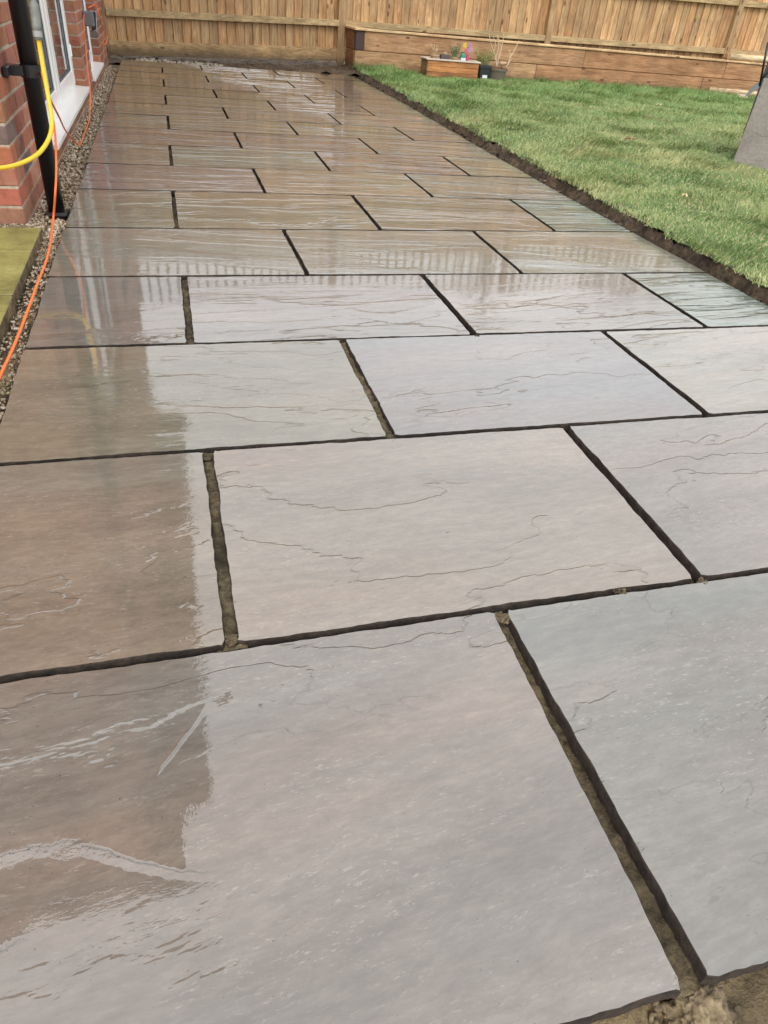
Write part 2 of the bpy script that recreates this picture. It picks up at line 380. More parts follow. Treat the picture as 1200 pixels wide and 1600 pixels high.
TINTS = {(-1, 0): (.168, .143, .130), (-1, 1): (.160, .147, .136), (0, 0): (.178, .152, .128), (0, 1): (.205, .165, .140), (0, 2): (.172, .158, .148), (1, 0): (.172, .145, .112), (1, 1): (.160, .150, .155),
         (1, 2): (.215, .195, .165), (2, 0): (.155, .134, .122), (2, 1): (.165, .150, .145), (2, 2): (.175, .155, .140), (2, 3): (.155, .185, .165), (4, 3): (.150, .180, .150), (4, 1): (.185, .155, .115)}
def edge_pts(a, b, n, amp, seed, corner=.01):
    """points from a to b with a hand-dressed wobble; inward side is to the left of a->b"""
    d = b-a; ln = d.length; t_ = d/ln; nrm = Vector((-t_.y, t_.x)); out = []
    for i in range(n):
        s = i/n
        j = (noise.noise(Vector((s*ln*9, seed, 3.1)))*.8+noise.noise(Vector((s*ln*34, seed, 8.2)))*.5+noise.noise(Vector((s*ln*90, seed, 1.2)))*.25)*amp
        nearc = min(s, 1-s)*ln
        j += corner*max(0, 1-nearc/corner)**2*.5
        out.append(a+d*s+nrm*(j+amp*.5))
    return out
sid = 0
for row in range(-1, 16):
    m0, b0 = BL[row]; m1, b1 = BL[row+1]
    gy = .0046 if row < 4 else .0045
    def Y0(x): return m0*x+b0+(gy if row > -1 else 0)
    def Y1(x): return m1*x+b1-(.0048 if row < 3 else .0045)
    js = ROWS[row]; xl = -.006
    ym = (b0+b1)/2
    left = [(xl+random.uniform(-.004, .004),)*2]+list(js); right = list(js)+[(xright(b1), xright(b0))]
    for k in range(len(left)):
        g = .0065 if row > 2 else .0085
        lb, lf = left[k]; rb, rf = right[k]
        gl = g if k > 0 else 0; gr = g if k < len(js) else 0
        if row == -1 and k == 0: gr = .016
        if row == -1 and k == 1: gl = .015
        tb = .006 if row == -1 else 0                       # this joint opens towards the front
        A = Vector((lf+gl, Y0(lf))); B = Vector((rf-gr, Y0(rf))); C_ = Vector((rb-gr+(tb if gr else 0), Y1(rb))); D = Vector((lb+gl-(tb if gl else 0), Y1(lb)))
        res = .012 if row < 3 else .03 if row < 7 else .08
        amp = .0042 if row < 3 else .003
        P = []
        for i, (a, b_) in enumerate(((A, B), (B, C_), (C_, D), (D, A))):
            P += edge_pts(a, b_, max(3, int((b_-a).length/res)), amp, sid*7.3+i*1.7)
        c0 = (A+B+C_+D)/4
        th = random.uniform(.022, .028)
        bm = bmesh.new(); n = len(P); rings = []
        tx, ty = random.uniform(-.0015, .0015), random.uniform(-.0015, .0015)
        for lay, (ins, z) in enumerate(((.0016, 0), (.0004, -.0010), (0, -.004), (-.001 if row < 1 else 0, -th))):
            ring = []
            for i, q in enumerate(P):
                cdir = (c0-q).normalized(); rag = noise.noise(Vector((q.x*60, q.y*60, lay*3.3+sid)))*.0012
                qq = q+cdir*(ins+rag)
                zz = z+(noise.noise(Vector((q.x*50, q.y*50, sid)))*.0012 if lay == 1 else 0)
                ring.append(bm.verts.new((qq.x-c0.x, qq.y-c0.y, zz+(qq.x-c0.x)*tx+(qq.y-c0.y)*ty)))
            rings.append(ring)
        bm.faces.new(rings[0])
        for R0, R1 in zip(rings, rings[1:]):
            for i in range(n):
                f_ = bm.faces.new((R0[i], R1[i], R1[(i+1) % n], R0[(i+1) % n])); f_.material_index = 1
        bmesh.ops.recalc_face_normals(bm, faces=bm.faces)
        if bm.faces[:][0].normal.z < 0: bmesh.ops.reverse_faces(bm, faces=bm.faces)
        me = bpy.data.meshes.new('slab'); bm.to_mesh(me); bm.free(); me.materials.append(M_SLAB); me.materials.append(M_SIDE_SHADE)
        o = link('slab', me, bed, (c0.x, c0.y, random.uniform(-.001, .001)))
        base = TINTS.get((row, k))
        if base is None:
            base = random.choice([(.196, .170, .138), (.200, .168, .140), (.188, .166, .144), (.184, .156, .124), (.202, .176, .152)])
            base = tuple(v*random.uniform(.92, 1.08) for v in base)
        o.color = (*[v*.96*q_ for v, q_ in zip(base, (.97, 1.0, .93))], 1)
        near = row <= 2
        if row <= 0: gr_ = random.uniform(-.16, -.04)
        elif row <= 2: gr_ = random.uniform(-.14, .03)
        else: gr_ = random.uniform(-.05, .14)
        o['grain'] = gr_+(math.pi if random.random() < .5 else 0)
        o['riven'] = {-1: .05, 0: .05, 1: .07, 2: .16, 3: .14, 4: .52, 5: 1.25, 6: 1.2, 7: 1.15, 8: 1.05}.get(row, .8 if row < 11 else .4)*random.uniform(.85, 1.15)
        o['film'] = {-1: .25, 0: .1, 1: .45, 2: .4, 3: .3, 4: .15}.get(row, .15)
        o['flake'] = 1.0 if (row, k) == (-1, 0) else 0.0
        if (row, k) in ((2, 3), (4, 3)): o['riven'] = .9; o['film'] = 0.
        if (row, k) == (2, 0): o['riven'] = .08; o['film'] = .5
        if (row, k) == (1, 2): o['riven'] = .16
        sid += 1
# mortar squeezed up in the open joints (irregular ribbons)
def joint_fill(pts, wdt, z0, z1, seed):
    V = []; Fc = []; nx = 5
    pts = [Vector(p) for p in pts]; ln = (pts[1]-pts[0]).length; n = max(8, int(ln/.006)); d = (pts[1]-pts[0])/n; t_ = d.normalized(); nr = Vector((-t_.y, t_.x))
    for i in range(n+1):
        q = pts[0]+d*i; s = i/n
        hh = z0+(z1-z0)*(.5+.5*noise.noise(Vector((s*ln*5+seed, seed, 0))))
        for k in range(nx):
            u = (k/(nx-1)-.5)*wdt
            x, y = q.x+nr.x*u, q.y+nr.y*u
            V.append((x, y, hh+.011*noise.noise(Vector((x*45, y*45, seed)))+.006*noise.noise(Vector((x*110, y*110, seed)))+.003*noise.noise(Vector((x*220, y*220, seed)))))
    for i in range(n):
        for k in range(nx-1): a = i*nx+k; Fc.append((a, a+1, a+nx+1, a+nx))
    return V, Fc
AV, AF = [], []
def addj(*a):
    V, F_ = joint_fill(*a); o_ = len(AV); AV.extend(V); AF.extend([tuple(i+o_ for i in f) for f in F_])
for row in range(-1, 8):
    for k, (xb, xf) in enumerate(ROWS[row]):
        z = {(-1, 0): (-.036, -.012), (0, 0): (-.020, -.004), (1, 0): (-.024, -.006), (2, 0): (-.026, -.010)}.get((row, k), (-.034, -.022))
        addj([(xf, BL[row][1]+BL[row][0]*xf), (xb, BL[row+1][1]+BL[row+1][0]*xb)], .05, *z, row*3.1+k)
fill = npmesh('joint_mortar', AV, AF, M_BED, 'stuff', bed, True)
# crumbs of mortar at the junctions and the lump at the front edge
def crumbs(bm, cx, cy, r, n, z, smin=.002, smax=.008):
    for _ in range(n):
        a = random.uniform(0, 6.28); q = r*math.sqrt(random.random()); s = random.uniform(smin, smax)
        m = Matrix.Translation((cx+q*math.cos(a), cy+q*math.sin(a), z+random.uniform(-.3, .4)*s)) @ Matrix.Rotation(random.uniform(0, 3), 4, 'Z') @ Matrix.Diagonal((s, s*random.uniform(.6, 1), s*.6, 1))
        rr = bmesh.ops.create_icosphere(bm, subdivisions=1, radius=1, matrix=m)
        for v in rr['verts']: v.co += Vector([random.uniform(-.25, .25)*s for _ in range(3)])
bm = bmesh.new()
for (cx, cy, r, n, z) in ((.936, -.022, .014, 70, -.004), (.463, .012, .010, 50, -.004), (.455, .585, .012, 40, -.006), (.905, .600, .008, 30, -.004), (1.372, 0.0, .010, 40, -.004), (1.19, .003, .012, 25, -.004), (1.36, 1.215, .006, 12, 0)):
    crumbs(bm, cx, cy, r, n, z, .0015, .005)
bmobj('mortar_crumbs', bm, M_BED, bed)['kind'] = 'stuff'
bm = bmesh.new()
r_ = bmesh.ops.create_icosphere(bm, subdivisions=5, radius=1)
for v in r_['verts']:
    p_ = v.co.copy(); k = 1+.55*noise.noise(p_*1.7+Vector((5, 1, 2)))+.30*noise.noise(p_*4.2)+.16*noise.noise(p_*10)+.06*noise.noise(p_*26)
    v.co = Vector((.935+p_.x*.034*k, -.636+p_.y*.030*k, -.045+p_.z*.026*k))
crumbs(bm, .935, -.645, .06, 140, -.055, .002, .008)
lump = bmobj('mortar_lump', bm, soil_mat('wet_mortar', (.07, .052, .03), (.27, .205, .12), .8, 70, .006), None, smooth=True)
tag(lump, 'tan lump of wet mortar squeezed out at the front end of the open joint', 'mortar lump')

# sandy excavated ground in front of the patio and round it
def fz(x, y): return -.062+.018*noise.noise(Vector((x*5, y*5, 2)))+.010*noise.noise(Vector((x*19, y*19, 4)))+.006*noise.noise(Vector((x*55, y*55, 7)))
gridmesh('bare_ground', -1.0, 3.4, -1.6, -.56, 300, 90, fz, M_SAND, 'structure')

# ------------------------------------------------------------------ soil trench between patio and lawn, behind the patio
LE = [(-1.2, 2.80), (1.3, 2.80), (1.56, 2.792), (1.96, 2.772), (2.54, 2.790), (3.33, 2.830), (4.38, 2.870), (5.87, 2.915), (8.65, 3.02), (9.5, 3.04), (10.4, 3.06)]
def lawn_x(y):
    for (a, p), (c_, q) in zip(LE, LE[1:]):
        if y <= c_: b_ = p+(q-p)*max(0, (y-a)/(c_-a)); break
    else: b_ = LE[-1][1]
    return b_-.030+.055*noise.noise(Vector((y*2.7, 1, 0)))+.045*noise.noise(Vector((y*8, 5, 0)))+.012*noise.noise(Vector((y*31, 7, 0)))
LZ = .045
V = []; F_ = []; ys = np.arange(-1.2, 10.5, .018); nx = 22
for j, y in enumerate(ys):
    xa = xright(y)-.03; xb = lawn_x(y)+.03
    for i in range(nx):
        u = i/(nx-1); x = xa+(xb-xa)*u
        s = max(0, (u-.45)/.55); s = s*s*(3-2*s)
        z = -.045+(LZ-.003+.045)*s+(.030*noise.noise(Vector((x*12, y*12, 1)))+.026*noise.noise(Vector((x*34, y*34, 2)))+.012*noise.noise(Vector((x*110, y*110, 2))))*(1 if u > .1 else .2)
        V.append((x+.012*noise.noise(Vector((x*30, y*30, 9)))*(0 < u < 1), y, z))
for j in range(len(ys)-1):
    for i in range(nx-1): a = j*nx+i; F_.append((a, a+1, a+nx+1, a+nx))
npmesh('soil_edge', V, F_, M_SOIL, 'structure', None, True)
def fbz(x, y): return -.05+.03*noise.noise(Vector((x*5, y*5, 1)))+.018*noise.noise(Vector((x*18, y*18, 2)))+(x*.02 if x > 0 else 0)
gridmesh('soil_border', -.6, 3.12, 9.80, 11.6, 170, 90, fbz, M_SOIL, 'structure')
bm = bmesh.new()
for _ in range(700):
    y = 1.2+8.6*random.random()**1.4; crumbs(bm, xright(y)+random.uniform(.008, .11), y, .02, 1, random.uniform(-.035, -.005), .004, .020)
for _ in range(160):
    crumbs(bm, random.uniform(0, 3), random.uniform(9.86, 10.7), .05, 1, -.03, .008, .03)
bmobj('soil_clods', bm, M_SOIL)['kind'] = 'stuff'
bm = bmesh.new()
for _ in range(240):
    crumbs(bm, random.uniform(.15, 1.25), random.uniform(9.93, 10.25), .05, 1, -.015, .008, .022)
bmobj('pale_rubble', bm, plain('pale_rubble_stone', (.40, .36, .28), .9))['kind'] = 'stuff'

# ------------------------------------------------------------------ lawn
LX1, LY1 = 14.0, 10.55
gx = np.linspace(0, 1, 60); gyv = np.linspace(-1.2, LY1, 120)
V = []; 
def lawn_z(x, y): return LZ+.012*noise.noise(Vector((x*1.3, y*1.3, 0)))+.006*noise.noise(Vector((x*6, y*6, 0)))
for y in gyv:
    x0 = lawn_x(y)+.012
    for u in gx:
        x = x0+(LX1-x0)*u**1.6; V.append((x, y, lawn_z(x, y)-.004))
F_ = [(j*60+i, j*60+i+1, (j+1)*60+i+1, (j+1)*60+i) for j in range(119) for i in range(59)]
npmesh('lawn', V, F_, M_TURF, 'structure', None, True)
def grass(n_try):
    # more blades near the camera; the far ones are a little broader
    y = rng.uniform(.8, 10.45, n_try); x = rng.uniform(2.7, 12.0, n_try)
    lx = np.array([lawn_x(v) for v in np.linspace(-1.2, 10.6, 1200)]); ex = np.interp(y, np.linspace(-1.2, 10.6, 1200), lx)
    az = np.arctan2(x-CP.x, y-CP.y)
    d = np.hypot(x-CP.x, y-CP.y)
    keep = (x > ex-.012-.035*(rng.random(n_try) < .25)*rng.random(n_try)) & (az < math.radians(48)) & (rng.random(n_try) < np.clip((4.2/d)**1.15, .25, 1)) & ((d < 3.6) | (rng.random(n_try) < 1))
    bed_mask = ~((y > 10.40) & (x > 3.0))
    keep &= bed_mask
    x, y, d = x[keep], y[keep], d[keep]; n = len(x)
    tuft = np.array([noise.noise(Vector((a*5, b*5, 3)))+.6*noise.noise(Vector((a*1.7, b*1.7, 6))) for a, b in zip(x, y)])
    h = rng.uniform(.014, .046, n)*(1+1.05*np.clip(tuft, -.6, 1))*(1+.45*(y > 8.8))*1.05
    # taller unmown grass against the sleepers and pots
    h *= 1+.5*np.clip((y-10.15)/.25, 0, 1)*(np.sin(x*7)>-.3)
    h = np.where((x > 3.8) & (x < 5.8) & (y > 9.35), h*.38, h)
    wdt = rng.uniform(.0022, .0036, n)*(1+np.clip(d-4, 0, 8)*.14)
    a = rng.uniform(0, 2*np.pi, n); lean = rng.uniform(.2, 1.8, n)*h
    fl = np.array([noise.noise(Vector((p*2.2, q*2.2, 12))) for p, q in zip(x, y)])*3.5
    la = fl+rng.normal(0, 1.0, n)
    dx, dy = np.cos(la)*lean, np.sin(la)*lean; wx, wy = np.cos(a)*wdt/2, np.sin(a)*wdt/2
    z = np.array([lawn_z(p, q) for p, q in zip(x, y)])-.004
    V = np.zeros((n, 5, 3), np.float32)
    V[:, 0] = np.c_[x-wx, y-wy, z]; V[:, 1] = np.c_[x+wx, y+wy, z]
    V[:, 2] = np.c_[x+wx*.8+dx*.4, y+wy*.8+dy*.4, z+h*.62]; V[:, 3] = np.c_[x-wx*.8+dx*.4, y-wy*.8+dy*.4, z+h*.62]
    V[:, 4] = np.c_[x+dx, y+dy, z+h*.95]
    b_ = np.arange(n)*5
    F1 = np.c_[b_, b_+1, b_+2]; F2 = np.c_[b_, b_+2, b_+3]; F3 = np.c_[b_+3, b_+2, b_+4]
    return V.reshape(-1, 3), np.concatenate([F1, F2, F3])
GV, GF = grass(1000000)
print('grass blades', len(GV)//5)
gr = npmesh('grass', GV, GF, M_GRASS, 'stuff'); tag(gr, 'short tufted lawn grass, straw coloured near the patio and greener by the bed', 'grass')

# ------------------------------------------------------------------ gravel strip and old side path
def gz(x, y): return -.050+.008*noise.noise(Vector((x*20, y*20, 0)))-.01*max(0, min(1, (y-5)/3))
gridmesh('gravel_bed', -.30, .0, -1.2, 9.9, 12, 300, gz, M_SAND, 'structure')
def stones(name, n, fpos, smin, smax, cols, lab):
    ico = bmesh.new(); bmesh.ops.create_icosphere(ico, subdivisions=1, radius=1); bv = np.array([v.co[:] for v in ico.verts]); bf = np.array([[v.index for v in f.verts] for f in ico.faces]); ico.free()
    V = []; F = []
    for i in range(n):
        x, y, z = fpos(); s = random.uniform(smin, smax); R_ = np.array(Matrix.Rotation(random.uniform(0, 6), 3, Vector((random.random(), random.random(), random.random()+.01)).normalized()))
        q = (bv*np.array([s, s*random.uniform(.6, .95), s*random.uniform(.45, .75)])*(1+rng.normal(0, .10, (len(bv), 1)))) @ R_.T
        V.append(q+np.array([x, y, z])); F.append(bf+i*len(bv))
    b = NB(name+'_stone'); vn = b.n('ShaderNodeTexVoronoi'); b.put(vn.inputs['Vector'], b.pos()); vn.inputs['Scale'].default_value = 75
    s_ = b.n('ShaderNodeSeparateXYZ'); b.put(s_.inputs[0], vn.outputs['Color'])
    c = b.ramp(s_.outputs[0], cols); m = b.set(base=c, rough=.45)
    o = npmesh(name, np.concatenate(V), np.concatenate(F), m, 'stuff', None, True); tag(o, lab, 'gravel'); return o
def gp():
    y = 2.15+7.2*random.random()**1.5; x = random.uniform(-.165, -.012); return x, y, gz(x, y)+random.uniform(0, .012)+(.012 if x < -.1 else 0)
STC = [(.0, (.12, .09, .055)), (.35, (.30, .23, .14)), (.6, (.50, .40, .27)), (.8, (.62, .56, .44)), (1.0, (.30, .15, .08))]
stones('pea_gravel', 5200, gp, .006, .013, STC, 'tan pea gravel strip between the house wall and the new paving')
def gp2():
    if random.random() < .5: return random.uniform(-.75, -.10), random.uniform(2.405, 2.485), -.012+random.uniform(0, .012)
    y = random.uniform(.75, 2.35); x = random.uniform(-.082, -.014); return x, y, -.03+random.uniform(0, .008)
stones('loose_gravel', 1500, gp2, .003, .0085, [(q, tuple(v*.75 for v in c_)) for q, c_ in STC], 'loose pale stones around the old olive path by the brick corner')
b = NB('algae_covered_concrete'); p = b.pos(); n1 = b.noise(p, 5, 5, .65); n2 = b.noise(p, 60, 4, .6)
c = b.mix(1.0, b.ramp(n1, [(.3, (.14, .125, .035)), (.55, (.27, .24, .068)), (.75, (.34, .30, .11))]), b.ramp(n2, [(.3, .8), (.7, 1.15)]), 'MULTIPLY'); b.bump(b.math('ADD', n1, n2), .004)
M_ALGAE = b.set(base=c, rough=.55)
path = box('side_path', (-2.0, -1.2, -.08), (-.086, 2.36, -.020), M_SAND); path['kind'] = 'structure'
yy = 2.385
for d_ in (.32, .45, .45, .6, .6, .6, .6):
    for xa, xb in ((-.69, -.088), (-1.3, -.70), (-1.91, -1.31)):
        bmx = bmesh.new(); abox(bmx, (xa, yy-d_+.003, -.028), (xb, yy-.003, .012+random.uniform(-.002, .002)), .004); po_ = bmobj('paving_slab', bmx, [M_ALGAE, M_SAND], path)
        for f in po_.data.polygons:
            if abs(f.normal.z) < .3: f.material_index = 1
    yy -= d_

# ------------------------------------------------------------------ house
WX, Y0H, Y1H = -.16, 2.50, 9.72
house = empty('house', (WX, Y0H, -.1), 'red brick house with white glazed doors standing along the left of the patio', 'house')
OPN = [(3.70, 6.22, .075, 2.10), (7.02, 8.42, .06, 2.10)]
ZT, ZE = 1.05, 5.3
def wall_piece(name, y0, y1, z0, z1, mat, face):
    bm = bmesh.new(); abox(bm, (WX-.28, y0, z0), (face, y1, z1)); return bmobj(name, bm, mat, house)
# mortar backing (a few mm behind the brick faces) up to ZT, brickwork above
MX = WX-.0035
for (a, c_) in ((Y0H+.0035, 3.70), (6.22, 7.02), (8.42, Y1H)): 
    wall_piece('mortar_core', a+.0035*(a > 3), c_-.0035, -.14, ZT, M_MORT, MX)
wall_piece('mortar_core', 3.70, 6.22, -.14, .055, M_MORT, MX); wall_piece('mortar_core', 7.02, 8.42, -.14, .040, M_MORT, MX)
for (a, c_) in ((Y0H, 3.70), (6.22, 7.02), (8.42, Y1H)): wall_piece('upper_wall', a, c_, ZT+.005, 2.10, M_WALL, WX)
wall_piece('upper_wall', Y0H, Y1H, 2.10, ZE, M_WALL, WX)
bm = bmesh.new(); abox(bm, (-6.0, Y0H+.0035, -.14), (WX-.285, Y0H+.28, ZT)); bmobj('mortar_core', bm, M_MORT, house)
bm = bmesh.new(); abox(bm, (-6.0, Y0H, ZT+.005), (WX-.285, Y0H+.28, ZE)); bmobj('upper_wall', bm, M_WALL, house)
bm = bmesh.new(); abox(bm, (-6.0, Y1H-.28, -.14), (WX-.285, Y1H, ZE)); bmobj('rear_wall', bm, M_WALL, house)
bm = bmesh.new(); abox(bm, (-6.3, Y0H, -.14), (-6.0, Y1H, ZE)); bmobj('far_wall', bm, M_WALL, house)
bcache = {}
BCOL = [(.36, .125, .065), (.31, .105, .060), (.40, .155, .085), (.27, .095, .060), (.33, .12, .075), (.38, .18, .11)]
nbrick = 0
def brick(x0, y0, z0, lx, ly, lz=.065):
    global nbrick
    key = (round(lx, 3), round(ly, 3), random.randrange(2))
    if key not in bcache:
        bmk = bmesh.new(); abox(bmk, (-lx/2, -ly/2, -lz/2), (lx/2, ly/2, lz/2), .0035)
        for v in bmk.verts: v.co += Vector([random.uniform(-.0012, .0012) for _ in range(3)])
        bmesh.ops.recalc_face_normals(bmk, faces=bmk.faces)
        me = bpy.data.meshes.new('brick'); bmk.to_mesh(me); bmk.free(); me.materials.append(M_BRICK); bcache[key] = me
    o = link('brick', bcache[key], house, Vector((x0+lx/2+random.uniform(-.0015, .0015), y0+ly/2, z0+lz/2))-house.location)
    col = random.choice(BCOL)
    if random.random() < .06: col = (.16, .10, .09)
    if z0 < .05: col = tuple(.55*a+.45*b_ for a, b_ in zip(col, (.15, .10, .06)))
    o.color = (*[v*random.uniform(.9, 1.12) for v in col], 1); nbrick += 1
piers = [(Y0H, 3.70), (6.22, 7.02), (8.42, Y1H)]
for k in range(-1, 14):
    z0 = -.010+.075*k
    spans = piers
    if z0 < .0: spans = [(Y0H, Y1H)]
    for pi_, (a, c_) in enumerate(spans):
        y = a
        corner_head = (a == Y0H)
        first = .1025 if k % 2 else .215
        while y < c_-.02:
            ln = first if y == a else .215
            ln = min(ln, c_-y)
            if ln > .03: brick(WX-.1025, y, z0, .1025, ln)
            y += ln+.010
    # the near gable face: headers show where the side wall has stretchers, and the reverse
    x = WX-(.1025+.010 if k % 2 == 0 else 0); q = 0
    if k >= 0 or True:
        while q < 3:
            if k % 2 and q == 0:
                x0_ = WX-.1025-.010; 
                brick(x0_-.1025, Y0H, z0, .1025, .1025); x = x0_-.1025-.010
            else:
                brick(x-.215, Y0H, z0, .215, .1025); x -= .225
            q += 1
# roof, soffit, gutter
EX, RY0 = .20, 2.30
bm = bmesh.new(); yf_, XW_ = Y1H+.3, -6.6
lo = [bm.verts.new((x, y, ZE-.02)) for x, y in ((EX, RY0), (EX, yf_), (XW_, yf_), (XW_, RY0))]; hi = [bm.verts.new((x, y, ZE+.02)) for x, y in ((EX, RY0), (EX, yf_), (XW_, yf_), (XW_, RY0))]
r0_, r1_ = bm.verts.new((-3.2, RY0+2.9, ZE+2.4)), bm.verts.new((-3.2, yf_-2.9, ZE+2.4))
bm.faces.new(lo)
for k in range(4): bm.faces.new((lo[k], hi[k], hi[(k+1) % 4], lo[(k+1) % 4]))
bm.faces.new((hi[0], r0_, r1_, hi[1])); bm.faces.new((hi[1], r1_, hi[2])); bm.faces.new((hi[2], r1_, r0_, hi[3])); bm.faces.new((hi[3], r0_, hi[0]))
bmobj('roof', bm, M_ROOF, house)
box('soffit', (WX+.002, RY0+.02, ZE-.05), (EX-.02, Y1H+.25, ZE-.025), M_SOFF, house)
bm = bmesh.new(); tube(bm, [(EX+.02, RY0, ZE-.01), (EX+.02, Y1H+.3, ZE-.01)], .055, 10); bmobj('gutter', bm, M_BLACK, house, smooth=True)
# french doors
def french(y0, y1, zb, zt, leaves, sillx, sz, sy):
    fx = WX-.080                                           # front face of the frame
    bmf = bmesh.new(); fw_ = .045
    abox(bmf, (fx-.07, y0, zb), (fx, y0+fw_, zt), .003); abox(bmf, (fx-.07, y1-fw_, zb), (fx, y1, zt), .003)
    abox(bmf, (fx-.07, y0+fw_, zt-.05), (fx-.001, y1-fw_, zt), .003); abox(bmf, (fx-.07, y0+fw_, zb), (fx-.001, y1-fw_, zb+.035), .003)
    dr = bmobj('glazed_door', bmf, M_UPVC, house)
    for i, (a, c_) in enumerate(leaves):
        st = .125; zb_ = zb+.04; zt_ = zt-.055; fl = fx+.010
        bml = bmesh.new()
        abox(bml, (fl-.06, a, zb_), (fl, a+st, zt_), .006); abox(bml, (fl-.06, c_-st, zb_), (fl, c_, zt_), .006)
        abox(bml, (fl-.06, a+st-.003, zb_), (fl-.001, c_-st+.003, zb_+.10), .006); abox(bml, (fl-.06, a+st-.003, zt_-.10), (fl-.001, c_-st+.003, zt_), .006)
        bmobj('door_leaf', bml, M_UPVC, dr)
        bmg = bmesh.new(); zz0, zz1 = zb_+.10, zt_-.10
        for (p0, p1) in (((fl-.020, a+st-.002, zz0), (fl-.012, a+st+.012, zz1)), ((fl-.020, c_-st-.012, zz0), (fl-.012, c_-st+.002, zz1)), ((fl-.020, a+st, zz0-.002), (fl-.012, c_-st, zz0+.012)), ((fl-.020, a+st, zz1-.012), (fl-.012, c_-st, zz1+.002))):
            abox(bmg, p0, p1)
        # the dark lines that run up the leaf edges
        for yy_ in (a-.004, c_+.004): abox(bmg, (fl-.05, yy_-.003, zb_), (fl-.006, yy_+.003, zt_))
        bmobj('gasket', bmg, M_GASK, dr)
        bmp = bmesh.new(); abox(bmp, (fl-.032, a+st, zz0), (fl-.024, c_-st, zz1)); bmobj('pane', bmp, M_GLASS, dr)
    bms = bmesh.new(); vs2 = abox(bms, (fx-.03, sy[0], sz-.028), (sillx, sy[1], sz), .003)
    for v in bms.verts:
        if v.co.x > sillx-.02: v.co.z -= .010
    bmobj('sill', bms, M_UPVC, house)
    box('curtain', (fx-.10, y0+.05, zb+.04), (fx-.085, y1-.05, zt-.06), M_CURT, dr)
g_ = NB('window_glass'); M_GLASS = g_.set(base=(.9, .95, .95), rough=.02, ior=1.5, trans=1.0)
french(3.70, 6.22, .075, 2.10, [(3.76, 4.955), (4.975, 6.16)], -.135, .100, (3.70, 6.24))
french(7.02, 8.42, .060, 2.10, [(7.08, 8.36)], -.135, .085, (7.0, 8.44))
box('door_hinge', (WX-.076, 6.10, .30), (WX-.060, 6.14, .38), M_UPVC, house, .004)
# room boxes behind the openings (dark interior)
bm = bmesh.new(); abox(bm, (-2.4, 3.3, .05), (WX-.29, 8.9, 2.4)); r2 = bmobj('interior', bm, plain('interior_wall', (.30, .29, .27), .9), house)
# downpipe
px_, py_ = -.070, 2.75
bm = bmesh.new(); tube(bm, [(px_, py_, -.02), (px_, py_, 4.55), (EX+.01, py_, 4.88), (EX+.01, py_, 4.96)], .034, 20); dp = bmobj('downpipe', bm, M_BLACK, house, smooth=False)
for f in dp.data.polygons: f.use_smooth = len(f.vertices) == 4
for zc in (.52, 2.3, 4.1):
    bm = bmesh.new(); tube(bm, [(px_, py_, zc-.022), (px_, py_, zc+.022)], .0385, 20); abox(bm, (WX+.001, py_-.105, zc-.018), (WX+.022, py_+.05, zc+.018), .004); abox(bm, (WX+.02, py_-.03, zc-.018), (px_-.02, py_+.03, zc+.018)); bmobj('pipe_clip', bm, M_BLACK, dp)
bm = bmesh.new(); abox(bm, (px_-.05, py_-.05, -.035), (px_+.05, py_+.05, -.012), .01); bmobj('gully', bm, M_BLACK, dp)
# outdoor socket with its flap open
SB = [atY(125, 14, 6.92), atY(152, 52, 6.92)]
sbx = empty('outdoor_socket', (WX, 6.92, .5), 'grey outdoor socket box with its dark flap hanging open on the far brick pier', 'socket')
a = atY(131, 17, 6.92); c_ = atY(139.5, 41, 6.92)
box('socket_box', (WX+.001, 6.88, c_.z), (WX+.085, 6.96, a.z), M_GREYP, sbx, .008)
fa = atY(139, 17, 6.95); fb = atY(151, 50, 6.95)
bm = bmesh.new(); q = [(fa.x, fa.z), (fa.x+.055, fa.z-.005), (fb.x, fb.z+.02), (fb.x-.045, fb.z), (fa.x+.01, c_.z)]
A_ = [bm.verts.new((x, 6.93, z)) for x, z in q]; B_ = [bm.verts.new((x, 6.955, z)) for x, z in q]
bm.faces.new(A_); bm.faces.new(B_[::-1])
for i in range(5): bm.faces.new((A_[i], B_[i], B_[(i+1) % 5], A_[(i+1) % 5]))
bmobj('flap', bm, plain('dark_flap', (.02, .022, .03), .35), sbx)
bm = bmesh.new(); tube(bm, [(fa.x+.01, 6.925, fa.z+.004), (fa.x+.058, 6.925, fa.z), (fb.x+.004, 6.925, fb.z+.02), (fb.x+.006, 6.925, fb.z)], .004, 6); bmobj('flap_rim', bm, plain('pale_rim', (.45, .46, .48), .4), sbx)

# ------------------------------------------------------------------ hose and cable
def px_path(L_): return [{'Y': atY, 'X': atX, 'G': G}[m](x, y, v) for m, x, y, v in L_]
hp = px_path([('Y', 60, 58, 2.45), ('Y', 63, 80, 2.45), ('Y', 70, 120, 2.43), ('Y', 77, 160, 2.40), ('Y', 81, 190, 2.37), ('Y', 77, 215, 2.33), ('Y', 62, 238, 2.28), ('Y', 38, 253, 2.22), ('Y', 5, 262, 2.15), ('Y', -40, 262, 2.08), ('Y', -110, 240, 2.0), ('Y', -170, 190, 2.0)])
top = hp[0]
hose = empty('garden_hose', top, 'yellow garden hose with a grey connector curving in front of the downpipe', 'hose')
bm = bmesh.new(); tube(bm, spline(hp, 8), .0078, 12); bmobj('hose_tube', bm, M_YEL, hose, smooth=True)
cp = px_path([('Y', 60.5, 62, 2.45), ('Y', 58, 48, 2.45), ('Y', 56.5, 30, 2.46), ('Y', 53, 8, 2.47), ('Y', 48, -20, 2.50), ('Y', 30, -60, 2.62), ('Y', 14, -80, 2.75)])
